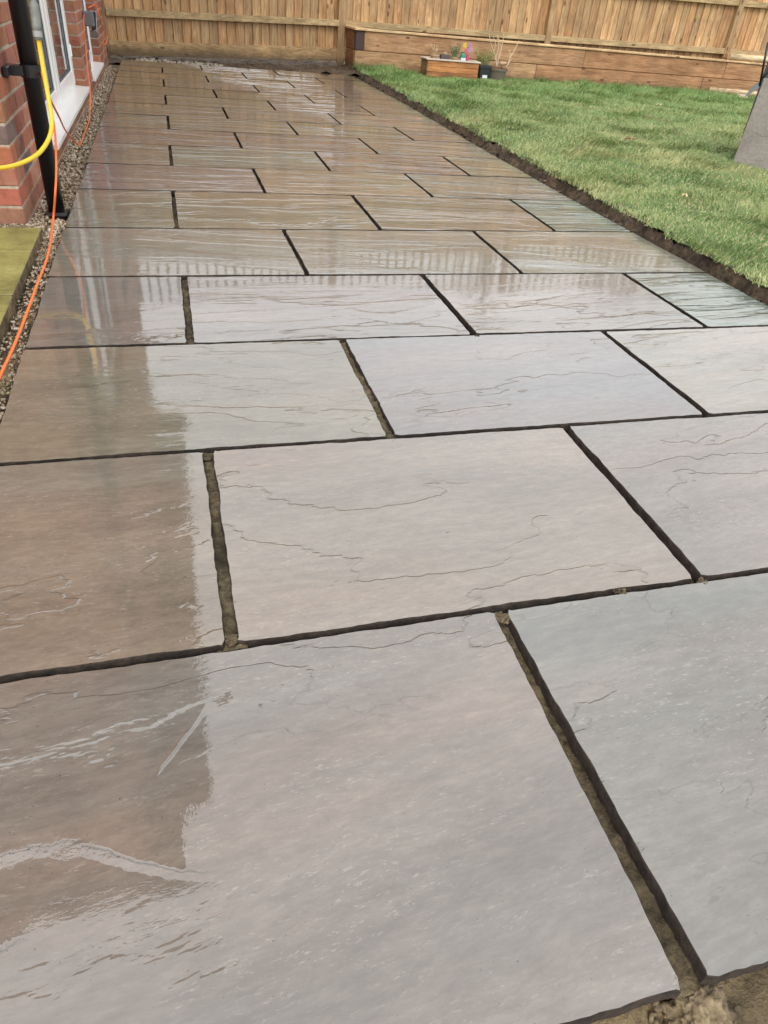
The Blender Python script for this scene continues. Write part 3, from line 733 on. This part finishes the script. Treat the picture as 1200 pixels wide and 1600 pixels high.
bm = bmesh.new(); sp = spline(cp, 5); tube(bm, sp, [.013 if i < 6 else .016 if i < 16 else .010 for i in range(len(sp))], 12); bmobj('connector', bm, plain('grey_connector', (.16, .17, .15), .45, var=.5, sc_=60), hose, smooth=True)
bm = bmesh.new(); tube(bm, [sp[2], sp[5]], .0165, 12); bmobj('collar', bm, plain('steel_collar', (.4, .4, .4), .3, .6), hose)
cab = px_path([('Y', 131, 22, 6.86), ('X', 131, 40, -.125), ('X', 134, 75, -.130), ('X', 137, 110, -.120), ('X', 140.5, 137, -.100), ('X', 141, 158, -.085)]) + \
    px_path([('G', 139, 188, -.018), ('G', 132, 208, -.015), ('G', 125, 226, -.012), ('X', 118, 222, -.105), ('X', 103, 205, -.104), ('Y', 92, 182, 3.3), ('Y', 80, 158, 2.95), ('Y', 70, 132, 2.80), ('Y', 64.5, 112, 2.78), ('Y', 69, 128, 2.66), ('Y', 79, 168, 2.60), ('Y', 86, 210, 2.60), ('Y', 88, 260, 2.58), ('Y', 86.5, 300, 2.50)]) + \
    px_path([('G', 83, 345, .006), ('G', 79, 380, .007), ('G', 72, 408, .007), ('G', 61, 437, .007), ('G', 50, 467, .006), ('G', 36, 505, .006), ('G', 20, 545, .004), ('G', 5, 577, .002), ('G', -10, 610, .0), ('G', -60, 720, -.005)])
bm = bmesh.new(); tube(bm, spline(cab, 8), .0045, 8); cb = bmobj('extension_cable', bm, M_ORG, smooth=True)
tag(cb, 'long orange cable running from the wall socket down the gravel and along the old path', 'cable')
lp = px_path([('Y', 138, 12, 6.98), ('X', 150, 8, -.13), ('X', 154, 22, -.12), ('X', 160, 40, -.11), ('X', 166.5, 55, -.09), ('X', 167, 64, -.09), ('X', 163, 70, -.11), ('X', 158, 66, -.13)])
bm = bmesh.new(); tube(bm, spline(lp, 8), .0055, 8); cb = bmobj('cable_loop', bm, M_ORG, smooth=True)
tag(cb, 'short orange cable loop hanging on the far brick corner by the fence', 'cable')

# ------------------------------------------------------------------ fence
fence = empty('fence', (0, 10.6, 0), 'tall orange-brown feather-edge timber fence with posts, rails and trellis top', 'fence')
FP = [(-.22, 10.50), (2.98, 11.12), (6.18, 11.05), (9.32, 10.92), (12.5, 10.8), (15.7, 10.7)]
FZ = [-.02, .06, .10, .14, .18, .2]
TOPF, TRT = 2.66, 3.30
bcol = [(1.3, 1.27, 1.2), (1.48, 1.42, 1.3), (1.1, 1.02, .95), (1.3, 1.15, 1.0), (1.55, 1.5, 1.4), (1.2, 1.2, 1.15)]
random.seed(21)
tmesh = None
for i in range(len(FP)):
    x, y = FP[i]
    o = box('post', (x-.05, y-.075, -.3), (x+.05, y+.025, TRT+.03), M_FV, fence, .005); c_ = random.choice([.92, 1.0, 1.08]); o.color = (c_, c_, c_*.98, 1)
def fbx(name, p, q, u0, u1, z0, z1, d0, d1, mat, taper=0.0, bev=.003, slope=0.0):
    """box along the fence line p->q between u0,u1 (m) with offsets d0..d1 across (negative = towards the patio)"""
    p = Vector(p); q = Vector(q); t_ = (q-p).normalized(); nr = Vector((-t_.y, t_.x)); bmk = bmesh.new()
    abox(bmk, (u0, d0, z0), (u1, d1, z1), bev)
    for v in bmk.verts:
        u, d, z = v.co
        if taper and d < (d0+d1)/2: d = d+taper*(u-u0)/(u1-u0)
        z += slope*u
        v.co = Vector((p.x+t_.x*u+nr.x*d, p.y+t_.y*u+nr.y*d, z))
    return bmobj(name, bmk, mat, fence)
for i in range(len(FP)-1):
    p, q = FP[i], FP[i+1]; ln = (Vector(q)-Vector(p)).length; z0, z1 = FZ[i], FZ[i+1]; sl = (z1-z0)/ln
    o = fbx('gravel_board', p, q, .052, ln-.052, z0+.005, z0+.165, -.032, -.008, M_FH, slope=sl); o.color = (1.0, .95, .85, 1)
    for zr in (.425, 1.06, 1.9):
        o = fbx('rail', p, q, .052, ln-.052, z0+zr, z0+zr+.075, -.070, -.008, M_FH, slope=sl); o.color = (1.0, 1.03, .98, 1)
    u = .055; k = 0
    while u < ln-.06:
        wd = min(.119+random.uniform(-.003, .003), ln-.055-u)
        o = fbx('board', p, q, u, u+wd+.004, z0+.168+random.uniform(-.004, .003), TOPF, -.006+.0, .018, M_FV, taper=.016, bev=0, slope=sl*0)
        cc = random.choice(bcol); f_ = random.uniform(.9, 1.08); o.color = (*[v*f_ for v in cc], 1); u += wd; k += 1
    # trellis panels, two to a bay
    bmk = bmesh.new(); P_ = Vector(p); t_ = (Vector(q)-P_).normalized()
    nv = int(ln/.155); 
    for k in range(nv+1):
        u = .05+k*(ln-.10)/nv; c2 = P_+t_*u; wv_ = .017 if k % (nv//2) else .03
        abox(bmk, (c2.x-wv_, c2.y-.01, TOPF+.005), (c2.x+wv_, c2.y+.008, TRT))
    for k in range(5):
        z = TOPF+.02+k*(TRT-TOPF-.04)/4; ht = .026 if k in (0, 4) else .022
        a3 = P_+t_*.05; b3 = P_+t_*(ln-.05)
        fr_ = [bmk.verts.new(v) for v in ((a3.x, a3.y-.028, z-ht), (b3.x, b3.y-.028, z-ht), (b3.x, b3.y-.028, z+ht), (a3.x, a3.y-.028, z+ht), (a3.x, a3.y-.012, z-ht), (b3.x, b3.y-.012, z-ht), (b3.x, b3.y-.012, z+ht), (a3.x, a3.y-.012, z+ht))]
        for f in ((0, 1, 2, 3), (7, 6, 5, 4), (0, 4, 5, 1), (3, 2, 6, 7), (0, 3, 7, 4), (1, 5, 6, 2)): bmk.faces.new([fr_[j] for j in f])
    o = bmobj('trellis', bmk, M_FH, fence); o.color = (.8, .78, .75, 1)

# ------------------------------------------------------------------ raised bed of sleepers
BY = 10.42; BXL = 3.045
rb = empty('raised_bed', (BXL, BY, 0), 'long raised bed of brown timber sleepers with a pale cap along the fence', 'raised bed')
def slp(name, p0, p1, mat, col, bev=.006):
    o = box(name, p0, p1, mat, rb, bev); o.color = (*col, 1); return o
zA, zB, zC = .015, .252, .478
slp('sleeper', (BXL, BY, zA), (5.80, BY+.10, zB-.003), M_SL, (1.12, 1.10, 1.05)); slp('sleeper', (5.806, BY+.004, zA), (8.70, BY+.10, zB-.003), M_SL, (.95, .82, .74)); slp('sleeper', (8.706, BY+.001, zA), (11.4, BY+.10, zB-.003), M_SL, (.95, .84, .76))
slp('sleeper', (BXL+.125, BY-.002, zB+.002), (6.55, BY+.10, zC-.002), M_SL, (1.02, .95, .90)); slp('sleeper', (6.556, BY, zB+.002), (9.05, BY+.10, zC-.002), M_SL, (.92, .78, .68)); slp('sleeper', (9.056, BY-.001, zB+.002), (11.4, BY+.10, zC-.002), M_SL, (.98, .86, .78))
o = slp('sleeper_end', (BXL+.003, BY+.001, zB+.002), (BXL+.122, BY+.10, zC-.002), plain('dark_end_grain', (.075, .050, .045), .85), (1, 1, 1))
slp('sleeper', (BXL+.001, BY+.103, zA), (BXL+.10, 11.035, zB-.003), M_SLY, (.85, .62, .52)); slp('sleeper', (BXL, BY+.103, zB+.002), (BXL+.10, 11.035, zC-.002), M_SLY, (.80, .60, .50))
capc = (1.0, 1.0, .98)
slp('cap_board', (BXL-.02, BY-.025, zC+.001), (9.0, BY+.115, zC+.028), M_CAP, capc, .004); slp('cap_board', (9.006, BY-.022, zC+.001), (11.4, BY+.12, zC+.026), M_CAP, capc, .004)
slp('cap_board', (BXL-.02, BY+.118, zC+.001), (BXL+.15, 11.035, zC+.028), M_CAP, capc, .004)
gridmesh('bed_soil', BXL+.11, 11.4, BY+.11, 10.86, 120, 8, lambda x, y: zC-.16+.02*noise.noise(Vector((x*7, y*7, 0))), M_SOIL, 'stuff').parent = None
bpy.data.objects['bed_soil']['label'] = 'dark soil filling the raised sleeper bed'
rb2 = bpy.data.objects['bed_soil']; tag(rb2, None, 'soil')

# ------------------------------------------------------------------ planter box and what stands in it
def lz(x, y): return lawn_z(x, y)-.004
PYf = 9.92
a = atY(666, 121, PYf); c_ = atY(745.5, 124, PYf); t1 = atY(666, 95.5, PYf); zb = LZ-.01; X0, X1 = a.x, c_.x
PD = .30; zt = t1.z+.018
pb = empty('planter_box', ((X0+X1)/2, PYf, zb), 'small orange-brown plank planter box on the grass against the raised bed', 'planter')
for k in range(3):
    z0_, z1_ = zb+(zt-zb)*k/3, zb+(zt-zb)*(k+1)/3-.003
    o = box('plank', (X0, PYf+.001*k, z0_), (X1, PYf+.018, z1_), M_BOX, pb, .003); o.color = (1, 1, 1, 1)
    o = box('plank', (X0, PYf+.28, z0_), (X1, PYf+.298, z1_), M_BOX, pb, .003)
    for xx in (X0, X1-.018): o = box('end_plank', (xx, PYf+.02, z0_), (xx+.018, PYf+.278, z1_), M_FH, pb, .003); o.color = (.62, .62, .62, 1)
M_RIM = plain('pale_rim_board', (.62, .54, .44), .6)
box('rim', (X0-.022, PYf-.016, zt), (X1+.02, PYf+.034, zt+.018), M_RIM, pb, .003); box('rim', (X0-.022, PYf+.262, zt), (X1+.02, PYf+.312, zt+.018), M_RIM, pb, .003)
box('rim', (X0-.022, PYf+.036, zt+.001), (X0+.034, PYf+.260, zt+.019), M_RIM, pb, .003); box('rim', (X1-.036, PYf+.036, zt+.001), (X1+.02, PYf+.260, zt+.019), M_RIM, pb, .003)
box('inner_soil', (X0+.02, PYf+.02, zb+.02), (X1-.02, PYf+.276, zt-.018), M_SOIL, pb)
def stalks(bm, c, n, h0, h1, spread, r, lean=.3, seg=5, leaf=0.0):
    for _ in range(n):
        a_ = random.uniform(0, 6.28); s = random.uniform(0, spread); p_ = Vector((c[0]+math.cos(a_)*s, c[1]+math.sin(a_)*s, c[2])); h_ = random.uniform(h0, h1)
        dl = Vector((math.cos(a_), math.sin(a_), 0))*lean*h_*random.uniform(.3, 1.2)
        pts = [p_, p_+dl*.35+Vector((0, 0, h_*.5)), p_+dl+Vector((random.uniform(-.01, .01), 0, h_))]
        tube(bm, pts, [r, r*.8, r*.4], seg)
        for _k in range(int(leaf)):
            u = random.uniform(.3, 1); q = pts[0].lerp(pts[2], u); d = Vector((random.uniform(-1, 1), random.uniform(-1, 1), random.uniform(-.2, .8))).normalized()*.03; s_ = d.cross(Vector((0, 0, 1))).normalized()*.007
            vv = [bm.verts.new(q), bm.verts.new(q+d*.5+s_), bm.verts.new(q+d), bm.verts.new(q+d*.5-s_)]; bm.faces.new(vv)
M_DRY = plain('dry_stems', (.60, .46, .30), .8, var=.35, sc_=60); M_PGR = plain('grey_green_leaves', (.20, .25, .13), .7, var=.5, sc_=60); M_TERR = plain('buff_clay', (.50, .36, .22), .8)
ym = PYf+.15
LIFT = .04
def pot_thing(xpx, label, w_, h_, mat, plant, round_=True):
    c = atY(xpx, 92, ym); zc = zt-.02
    t = empty('flower_pot', (c.x, ym, zc), label, 'flower pot', 'small pots standing in the planter box')
    bm = bmesh.new()
    if round_: lathe(bm, [(w_*.75, 0), (w_, h_*.8), (w_*1.1, h_*.8), (w_*1.1, h_), (w_*.95, h_), (w_*.9, h_*.85)], (c.x, ym, zc), 18)
    else: abox(bm, (c.x-w_*1.3, ym-w_*.7, zc), (c.x+w_*1.3, ym+w_*.7, zc+h_), .004)
    bmobj('pot', bm, mat, t)
    bm = bmesh.new(); plant(bm, (c.x, ym, zc+h_*.85)); bmobj('plant', bm, M_DRY if plant is not pl_g else M_PGR, t)
pl_d = lambda bm, c: stalks(bm, c, 16, .05, .13, .03, .004, .5, leaf=3)
pl_r = lambda bm, c: stalks(bm, c, 8, .02, .045, .04, .003, .6, leaf=2)
def pl_g(bm, c): stalks(bm, c, 26, .08, .19, .04, .004, .45, leaf=5)
pot_thing(679, 'left round buff pot with a withered plant in the planter box', .055, .075, M_TERR, pl_d)
pot_thing(695, 'dark grey rectangular pot between the round pots in the planter box', .052, .085, plain('dark_slate_pot', (.10, .085, .085), .7), pl_r, False)
pot_thing(710, 'right round buff pot with tall grey-green growth in the planter box', .045, .065, M_TERR, pl_g)
# two little ornaments
def ornament(xpx, y0, y1, lab, cols, cat):
    b0 = atY(xpx, y1, ym-.02); zc = zt-.0; tp = atY(xpx, y0, ym-.02).z
    t = empty('garden_ornament', (b0.x, ym-.02, zc), lab, cat)
    return t, b0.x, zc, tp
t, ox, oz, ot = ornament(722, 83, 95, 'green glass-like jar ornament at the right end of the planter box', None, 'ornament')
bm = bmesh.new(); lathe(bm, [(.025, 0), (.034, .03), (.034, .075), (.020, .10), (.024, .115)], (ox, ym-.02, oz), 14); bmobj('jar', bm, plain('green_plastic', (.03, .30, .17), .3), t)
bm = bmesh.new(); abox(bm, (ox-.035, ym-.06, oz+.0), (ox+.035, ym-.045, oz+.045)); bmobj('tag', bm, plain('white_tag', (.75, .78, .76), .5), t)
t, ox, oz, ot = ornament(728, 70, 95, 'pink and yellow flower windmill ornament standing in the planter box', None, 'ornament')
bm = bmesh.new(); tube(bm, [(ox, ym-.02, oz), (ox, ym-.02, ot)], .004, 6); tube(bm, [(ox+.012, ym-.03, oz), (ox+.012, ym-.03, oz+.09)], .022, 8); bmobj('stick', bm, plain('pink_plastic', (.60, .07, .22), .4), t)
for (dx, dz, col, nm) in ((-.045, -.01, (.75, .50, .03), 'yellow_petals'), (.02, -.005, (.40, .22, .42), 'lilac_petals'), (-.02, -.075, (.62, .10, .12), 'red_petals'), (.035, -.06, (.45, .25, .5), 'violet_petals')):
    bm = bmesh.new()
    for k in range(5):
        a_ = k*1.257; rr = bmesh.ops.create_icosphere(bm, subdivisions=1, radius=1, matrix=Matrix.Translation((ox+dx+.019*math.cos(a_), ym-.03, ot+dz+.019*math.sin(a_))) @ Matrix.Diagonal((.015, .005, .015, 1)))
    bmobj('petals', bm, plain(nm, col, .4), t)

# black square pot, round olive pot
bpY = 10.06; a = atY(748, 124, bpY); c_ = atY(768, 103, bpY)
t = empty('square_plant_pot', ((a.x+c_.x)/2, bpY+.1, LZ), 'black square plastic pot with a white label and grassy green plant', 'plant pot')
cx = (a.x+c_.x)/2; hw = (c_.x-a.x)/2; 
bm = bmesh.new(); zt2 = c_.z; vv = abox(bm, (cx-hw, bpY, LZ-.01), (cx+hw, bpY+2*hw, zt2), .006)
for v in bm.verts:
    k = .86+.14*(v.co.z-LZ)/(zt2-LZ); v.co.x = cx+(v.co.x-cx)*k; v.co.y = bpY+hw+(v.co.y-bpY-hw)*k
abox(bm, (cx-hw-.008, bpY-.008, zt2-.035), (cx+hw+.008, bpY+2*hw+.008, zt2+.002), .004); bmobj('pot', bm, plain('charcoal_plastic', (.025, .03, .034), .45), t)
box('label_tag', (cx-.03, bpY+.008, zt2-.155), (cx+.042, bpY+.016, zt2-.085), plain('white_label', (.75, .77, .8), .5), t)
bm = bmesh.new(); stalks(bm, (cx-.01, bpY+hw, zt2), 90, .08, .21, .085, .003, .75, 4, leaf=2); bmobj('plant', bm, plain('olive_straw_leaves', (.30, .30, .12), .7, var=.5, sc_=70), t)
rY = 10.0; a = atY(767.5, 112, rY); c_ = atY(798, 112, rY); cx = (a.x+c_.x)/2; rr_ = (c_.x-a.x)/2; zt3 = atY(783, 108, rY).z
t = empty('round_plant_pot', (cx, rY+rr_, LZ), 'round olive-grey plastic pot holding a few tall bare twigs', 'plant pot')
bm = bmesh.new(); hh = zt3-LZ; lathe(bm, [(rr_*.76, -.01), (rr_*.92, hh*.80), (rr_*1.0, hh*.80), (rr_*1.01, hh), (rr_*.93, hh), (rr_*.9, hh*.88), (0.001, hh*.88)], (cx, rY+rr_, LZ), 28); bmobj('pot', bm, plain('olive_grey_plastic', (.15, .14, .10), .5), t)
bm = bmesh.new(); crumbs(bm, cx, rY+rr_, .12, 60, zt3-.01, .01, .035); bmobj('bark_soil', bm, plain('red_brown_bark', (.16, .07, .045), .9), t)
bm = bmesh.new(); yq = rY+rr_
def tw(pts, r): tube(bm, spline([atY(x, y, yq) for x, y in pts], 4), [r*1.35*(1-.45*i/(4*(len(pts)-1))) for i in range(4*(len(pts)-1)+1)], 6)
tw([(776, 106), (773, 86), (768, 72), (764, 53)], .007); tw([(777, 106), (775, 90), (779, 74), (777, 56)], .008); tw([(777, 104), (780, 84), (785, 68), (787, 52)], .007)
tw([(779, 92), (783, 78), (779, 60)], .006); tw([(793, 103), (797, 90), (803, 80), (811, 64)], .008); tw([(796, 92), (797, 84), (795, 78)], .007); tw([(775, 96), (770, 84), (766, 78)], .005); tw([(772, 80), (774, 68), (770, 56)], .005)
tw([(790, 106), (795, 98), (800, 92)], .006)
bmobj('twig', bm, M_DRY, t, smooth=True)
bm = bmesh.new(); 
rr = bmesh.ops.create_icosphere(bm, subdivisions=3, radius=1, matrix=Matrix.Translation(atY(786, 99, yq-.03)) @ Matrix.Diagonal((.055, .04, .028, 1)))
for v in rr['verts']: v.co += v.normal*.0 + Vector((noise.noise(v.co*30)*.012, 0, noise.noise(v.co*25)*.012))
bmobj('stone', bm, plain('tan_stone', (.50, .34, .22), .7), t, smooth=True)

# ------------------------------------------------------------------ loose slab standing upright, and things behind it
ls = G(1142, 262, .03)
X_ = 4.67; yF = atX(1142, 262, X_).y
b = NB('dry_grey_sandstone'); o_ = b.obj(); pA = b.scale(o_, (1, .5, 1)); n1 = b.noise(pA, 4, 6, .6, .6); n2 = b.noise(pA, 60, 4, .65)
tt = b.math('MULTIPLY', n1, 9); hh_ = b.math('ADD', b.math('FLOOR', tt), b.map(b.math('FRACT', tt), 0, .12, 0, 1, True))
c = b.mix(1.0, b.ramp(n1, [(.35, (.40, .375, .35)), (.6, (.50, .455, .42))]), b.ramp(n2, [(.3, .85), (.7, 1.15)]), 'MULTIPLY')
vr = b.n('ShaderNodeVectorRotate', rotation_type='X_AXIS'); b.put(vr.inputs['Vector'], o_); vr.inputs['Angle'].default_value = .55; sp_ = b.n('ShaderNodeSeparateXYZ'); b.put(sp_.inputs[0], vr.outputs[0])
scr = b.math('MULTIPLY', b.map(b.math('ABSOLUTE', b.math('ADD', sp_.outputs[2], .035)), .0, .006, 1, 0), b.map(b.math('ABSOLUTE', b.math('SUBTRACT', sp_.outputs[1], .30)), .08, .12, 1, 0))
c = b.mix(b.math('MULTIPLY', scr, .6), c, (.5, .5, .47))
c = b.mix(b.map(b.noise(o_, 14, 4, .7), .64, .70, 0, .6), c, (.38, .36, .33))
b.bump(b.math('ADD', b.math('MULTIPLY', hh_, .0016), b.math('MULTIPLY', n2, .0012))); M_LS = b.set(base=c, rough=.55)
bm = bmesh.new(); zb_ = -.0; H_ = .60; L__ = .90; th = .026; P = []
lean = .05
cornr = [(0, 0), (-L__, 0), (-L__, H_), (0, H_)]
for i in range(4):
    a2 = Vector(cornr[i]); b2 = Vector(cornr[(i+1) % 4]); P += edge_pts(a2, b2, int((b2-a2).length/.02), .004, 50+i, .02)
R0 = []; R1 = []
for q in P:
    y = yF+q.x; z = LZ-.03+q.y; x = X_+q.y*lean; R0.append(bm.verts.new((x, y, z))); R1.append(bm.verts.new((x+th, y, z)))
bm.faces.new(R0); bm.faces.new(R1[::-1]); n = len(P)
for i in range(n): bm.faces.new((R0[i], R1[i], R1[(i+1) % n], R0[(i+1) % n]))
lsb = bmobj('loose_slab', bm, M_LS); tag(lsb, 'grey sandstone slab stood on its long edge on the lawn at the right', 'stone slab')
tr = empty('sack_truck', (X_+.2, yF-.1, LZ), 'black metal sack truck standing behind the upright grey slab', 'sack truck')
yt = yF+.16
def TB(px0, px1, r, nm='frame_tube', off=0):
    bm = bmesh.new(); tube(bm, [atY(*px0, yt+off), atY(*px1, yt+off)], r, 8); return bmobj(nm, bm, M_BLACK, tr, smooth=True)
TB((1200, 66), (1187, 134), .008); TB((1190, 124), (1214, 96), .007); TB((1225, 60), (1214, 250), .008, off=.02); TB((1200, 67), (1225, 61), .007)
a = atY(1204, 82, yt+.03); c_ = atY(1290, 250, yt+.03); box('steel_plate', (a.x, yt+.02, c_.z), (c_.x, yt+.028, a.z), plain('dark_steel_plate', (.08, .09, .10), .5, .5), tr)
bm = bmesh.new(); wc = atY(1235, 225, yt+.05); tube(bm, [(wc.x-.02, yt+.08, .13), (wc.x+.03, yt+.08, .13)], .09, 20); bmobj('wheel', bm, M_BLACK, tr)

# timber: pole on the grass, two rails on the end of the bed
def pole(name, p0, p1, r, lab, cat, mat, half=False):
    bm = bmesh.new(); tube(bm, [p0, (Vector(p0)+Vector(p1))/2+Vector((0, 0, .002)), p1], r, 14); o = bmobj(name, bm, mat); 
    for f in o.data.polygons: f.use_smooth = len(f.vertices) == 4
    o.color = (1.1, 1.1, 1.1, 1); tag(o, lab, cat); return o
M_POLE = wood('pale_timber', 'x', (1.75, 1.95, 2.1))
a = atY(1108, 137.5, 10.30); c_ = atY(1166, 147, 10.12); d_ = c_-a; r0 = .048
pole('timber_pole', (a.x, a.y, LZ+r0-.0), (a.x+d_.x*1.5, a.y+d_.y*1.5, LZ+r0), r0, 'pale round timber pole lying on the grass at the right end of the bed', 'timber', M_POLE)
a = atY(1159, 151, 10.0); o = box('timber_offcut', (a.x-.07, 9.97, LZ-.01), (a.x+.09, 10.05, LZ+.045), plain('pale_offcut', (.62, .55, .38), .7), None, .004); tag(o, 'small cream timber offcut on the grass below the pale pole', 'timber')
a = atY(1140, 87, BY+.02); pole('timber_rail', (a.x, BY+.03, zC+.028+.045), (a.x+1.6, BY-.02, zC+.028+.045), .045, 'thicker front one of two timber rails lying on the right end of the raised bed', 'timber', M_POLE)
a = atY(1145, 78, BY+.22); pole('timber_rail', (a.x, BY+.34, zC+.075), (a.x+1.7, BY+.30, zC+.075), .036, 'thinner rear one of two timber rails lying on the right end of the raised bed', 'timber', wood('orange_timber', 'x', (1.35, 1.1, .85)))
# grey spade blade poking out beside the slab
sp0 = atY(1176, 140, 9.6)
sh = empty('spade', (sp0.x, 9.6, LZ), 'grey steel spade resting on the grass beside the pale pole', 'spade')
bm = bmesh.new(); pts = [atY(x, y, 9.6) for x, y in ((1163, 152), (1168, 150), (1192, 132), (1189, 126), (1176, 134))]
A_ = [bm.verts.new(q) for q in pts]; B_ = [bm.verts.new(q+Vector((.01, .012, .004))) for q in pts]; bm.faces.new(A_); bm.faces.new(B_[::-1])
for i in range(5): bm.faces.new((A_[i], B_[i], B_[(i+1) % 5], A_[(i+1) % 5]))
bmobj('blade', bm, plain('grey_steel', (.22, .23, .23), .45, .4), sh)
bm = bmesh.new(); tube(bm, [atY(1186, 132, 9.6), atY(1215, 100, 9.6)], .016, 8); bmobj('shaft', bm, M_BLACK, sh, smooth=True)

# a few dead leaves on the lawn and grit on the near slabs
lm = [plain('straw_leaf', (.55, .45, .25), .7), plain('brown_leaf', (.16, .07, .03), .7)]
for i, (x, y, m_, s, lab) in enumerate(((1030, 163, 0, .03, 'pale dead leaf on the grass below the sleeper bed'), (985, 217, 1, .045, 'curled brown leaf in the middle of the lawn'), (1070, 305, 0, .018, 'pale dead leaf on the grass nearer the patio edge'))):
    g = G(x, y, LZ+.03); bm = bmesh.new(); k = 10; ctr = bm.verts.new(g+Vector((0, 0, .008))); ring = [bm.verts.new(g+Vector((math.cos(j*6.283/k)*s*(1+.3*(j % 2)), math.sin(j*6.283/k)*s*.55*(1+.3*(j % 2)), .01*math.sin(j*2.1)))) for j in range(k)]
    for j in range(k): bm.faces.new((ctr, ring[j], ring[(j+1) % k]))
    tag(bmobj('dead_leaf', bm, lm[m_]), lab, 'leaf', 'dead leaves on the lawn')

# ------------------------------------------------------------------ bare trees beyond the fence (they show in the wet paving)
M_BARK = plain('bark', (.10, .075, .055), .9, sc_=12)
def tree(x, y, h, seed, lab):
    rs = random.Random(seed); t = empty('bare_tree', (x, y, 0), lab, 'tree', 'bare trees beyond the fence')
    bt = bmesh.new(); bc = bmesh.new()
    def br(bm_, p, d, ln, r, dep):
        q = p+d*ln; tube(bm_, [p, (p+q)/2+Vector((rs.uniform(-.04, .04), rs.uniform(-.04, .04), 0))*ln, q], [r, r*.85, r*.65], 5 if dep < 3 else 3, False)
        if dep >= 5: return
        for _ in range(3 if dep < 4 else 2):
            nd = (d+Vector((rs.uniform(-.75, .75), rs.uniform(-.75, .75), rs.uniform(-.1, .6)))).normalized(); br(bc, p+d*ln*rs.uniform(.6, 1), nd, ln*rs.uniform(.6, .8), max(r*.55, .006), dep+1)
    br(bt, Vector((x, y, -.1)), Vector((rs.uniform(-.05, .05), 0, 1)), h*.36, .10, 0)
    bmobj('trunk', bt, M_BARK, t); bmobj('crown', bc, M_BARK, t)
tree(7.6, 13.5, 5.2, 1, 'bare tree beyond the fence above the pots'); tree(11.0, 13.5, 6.0, 2, 'taller bare tree beyond the fence at the right')
print('bricks', nbrick, 'slabs', sid)
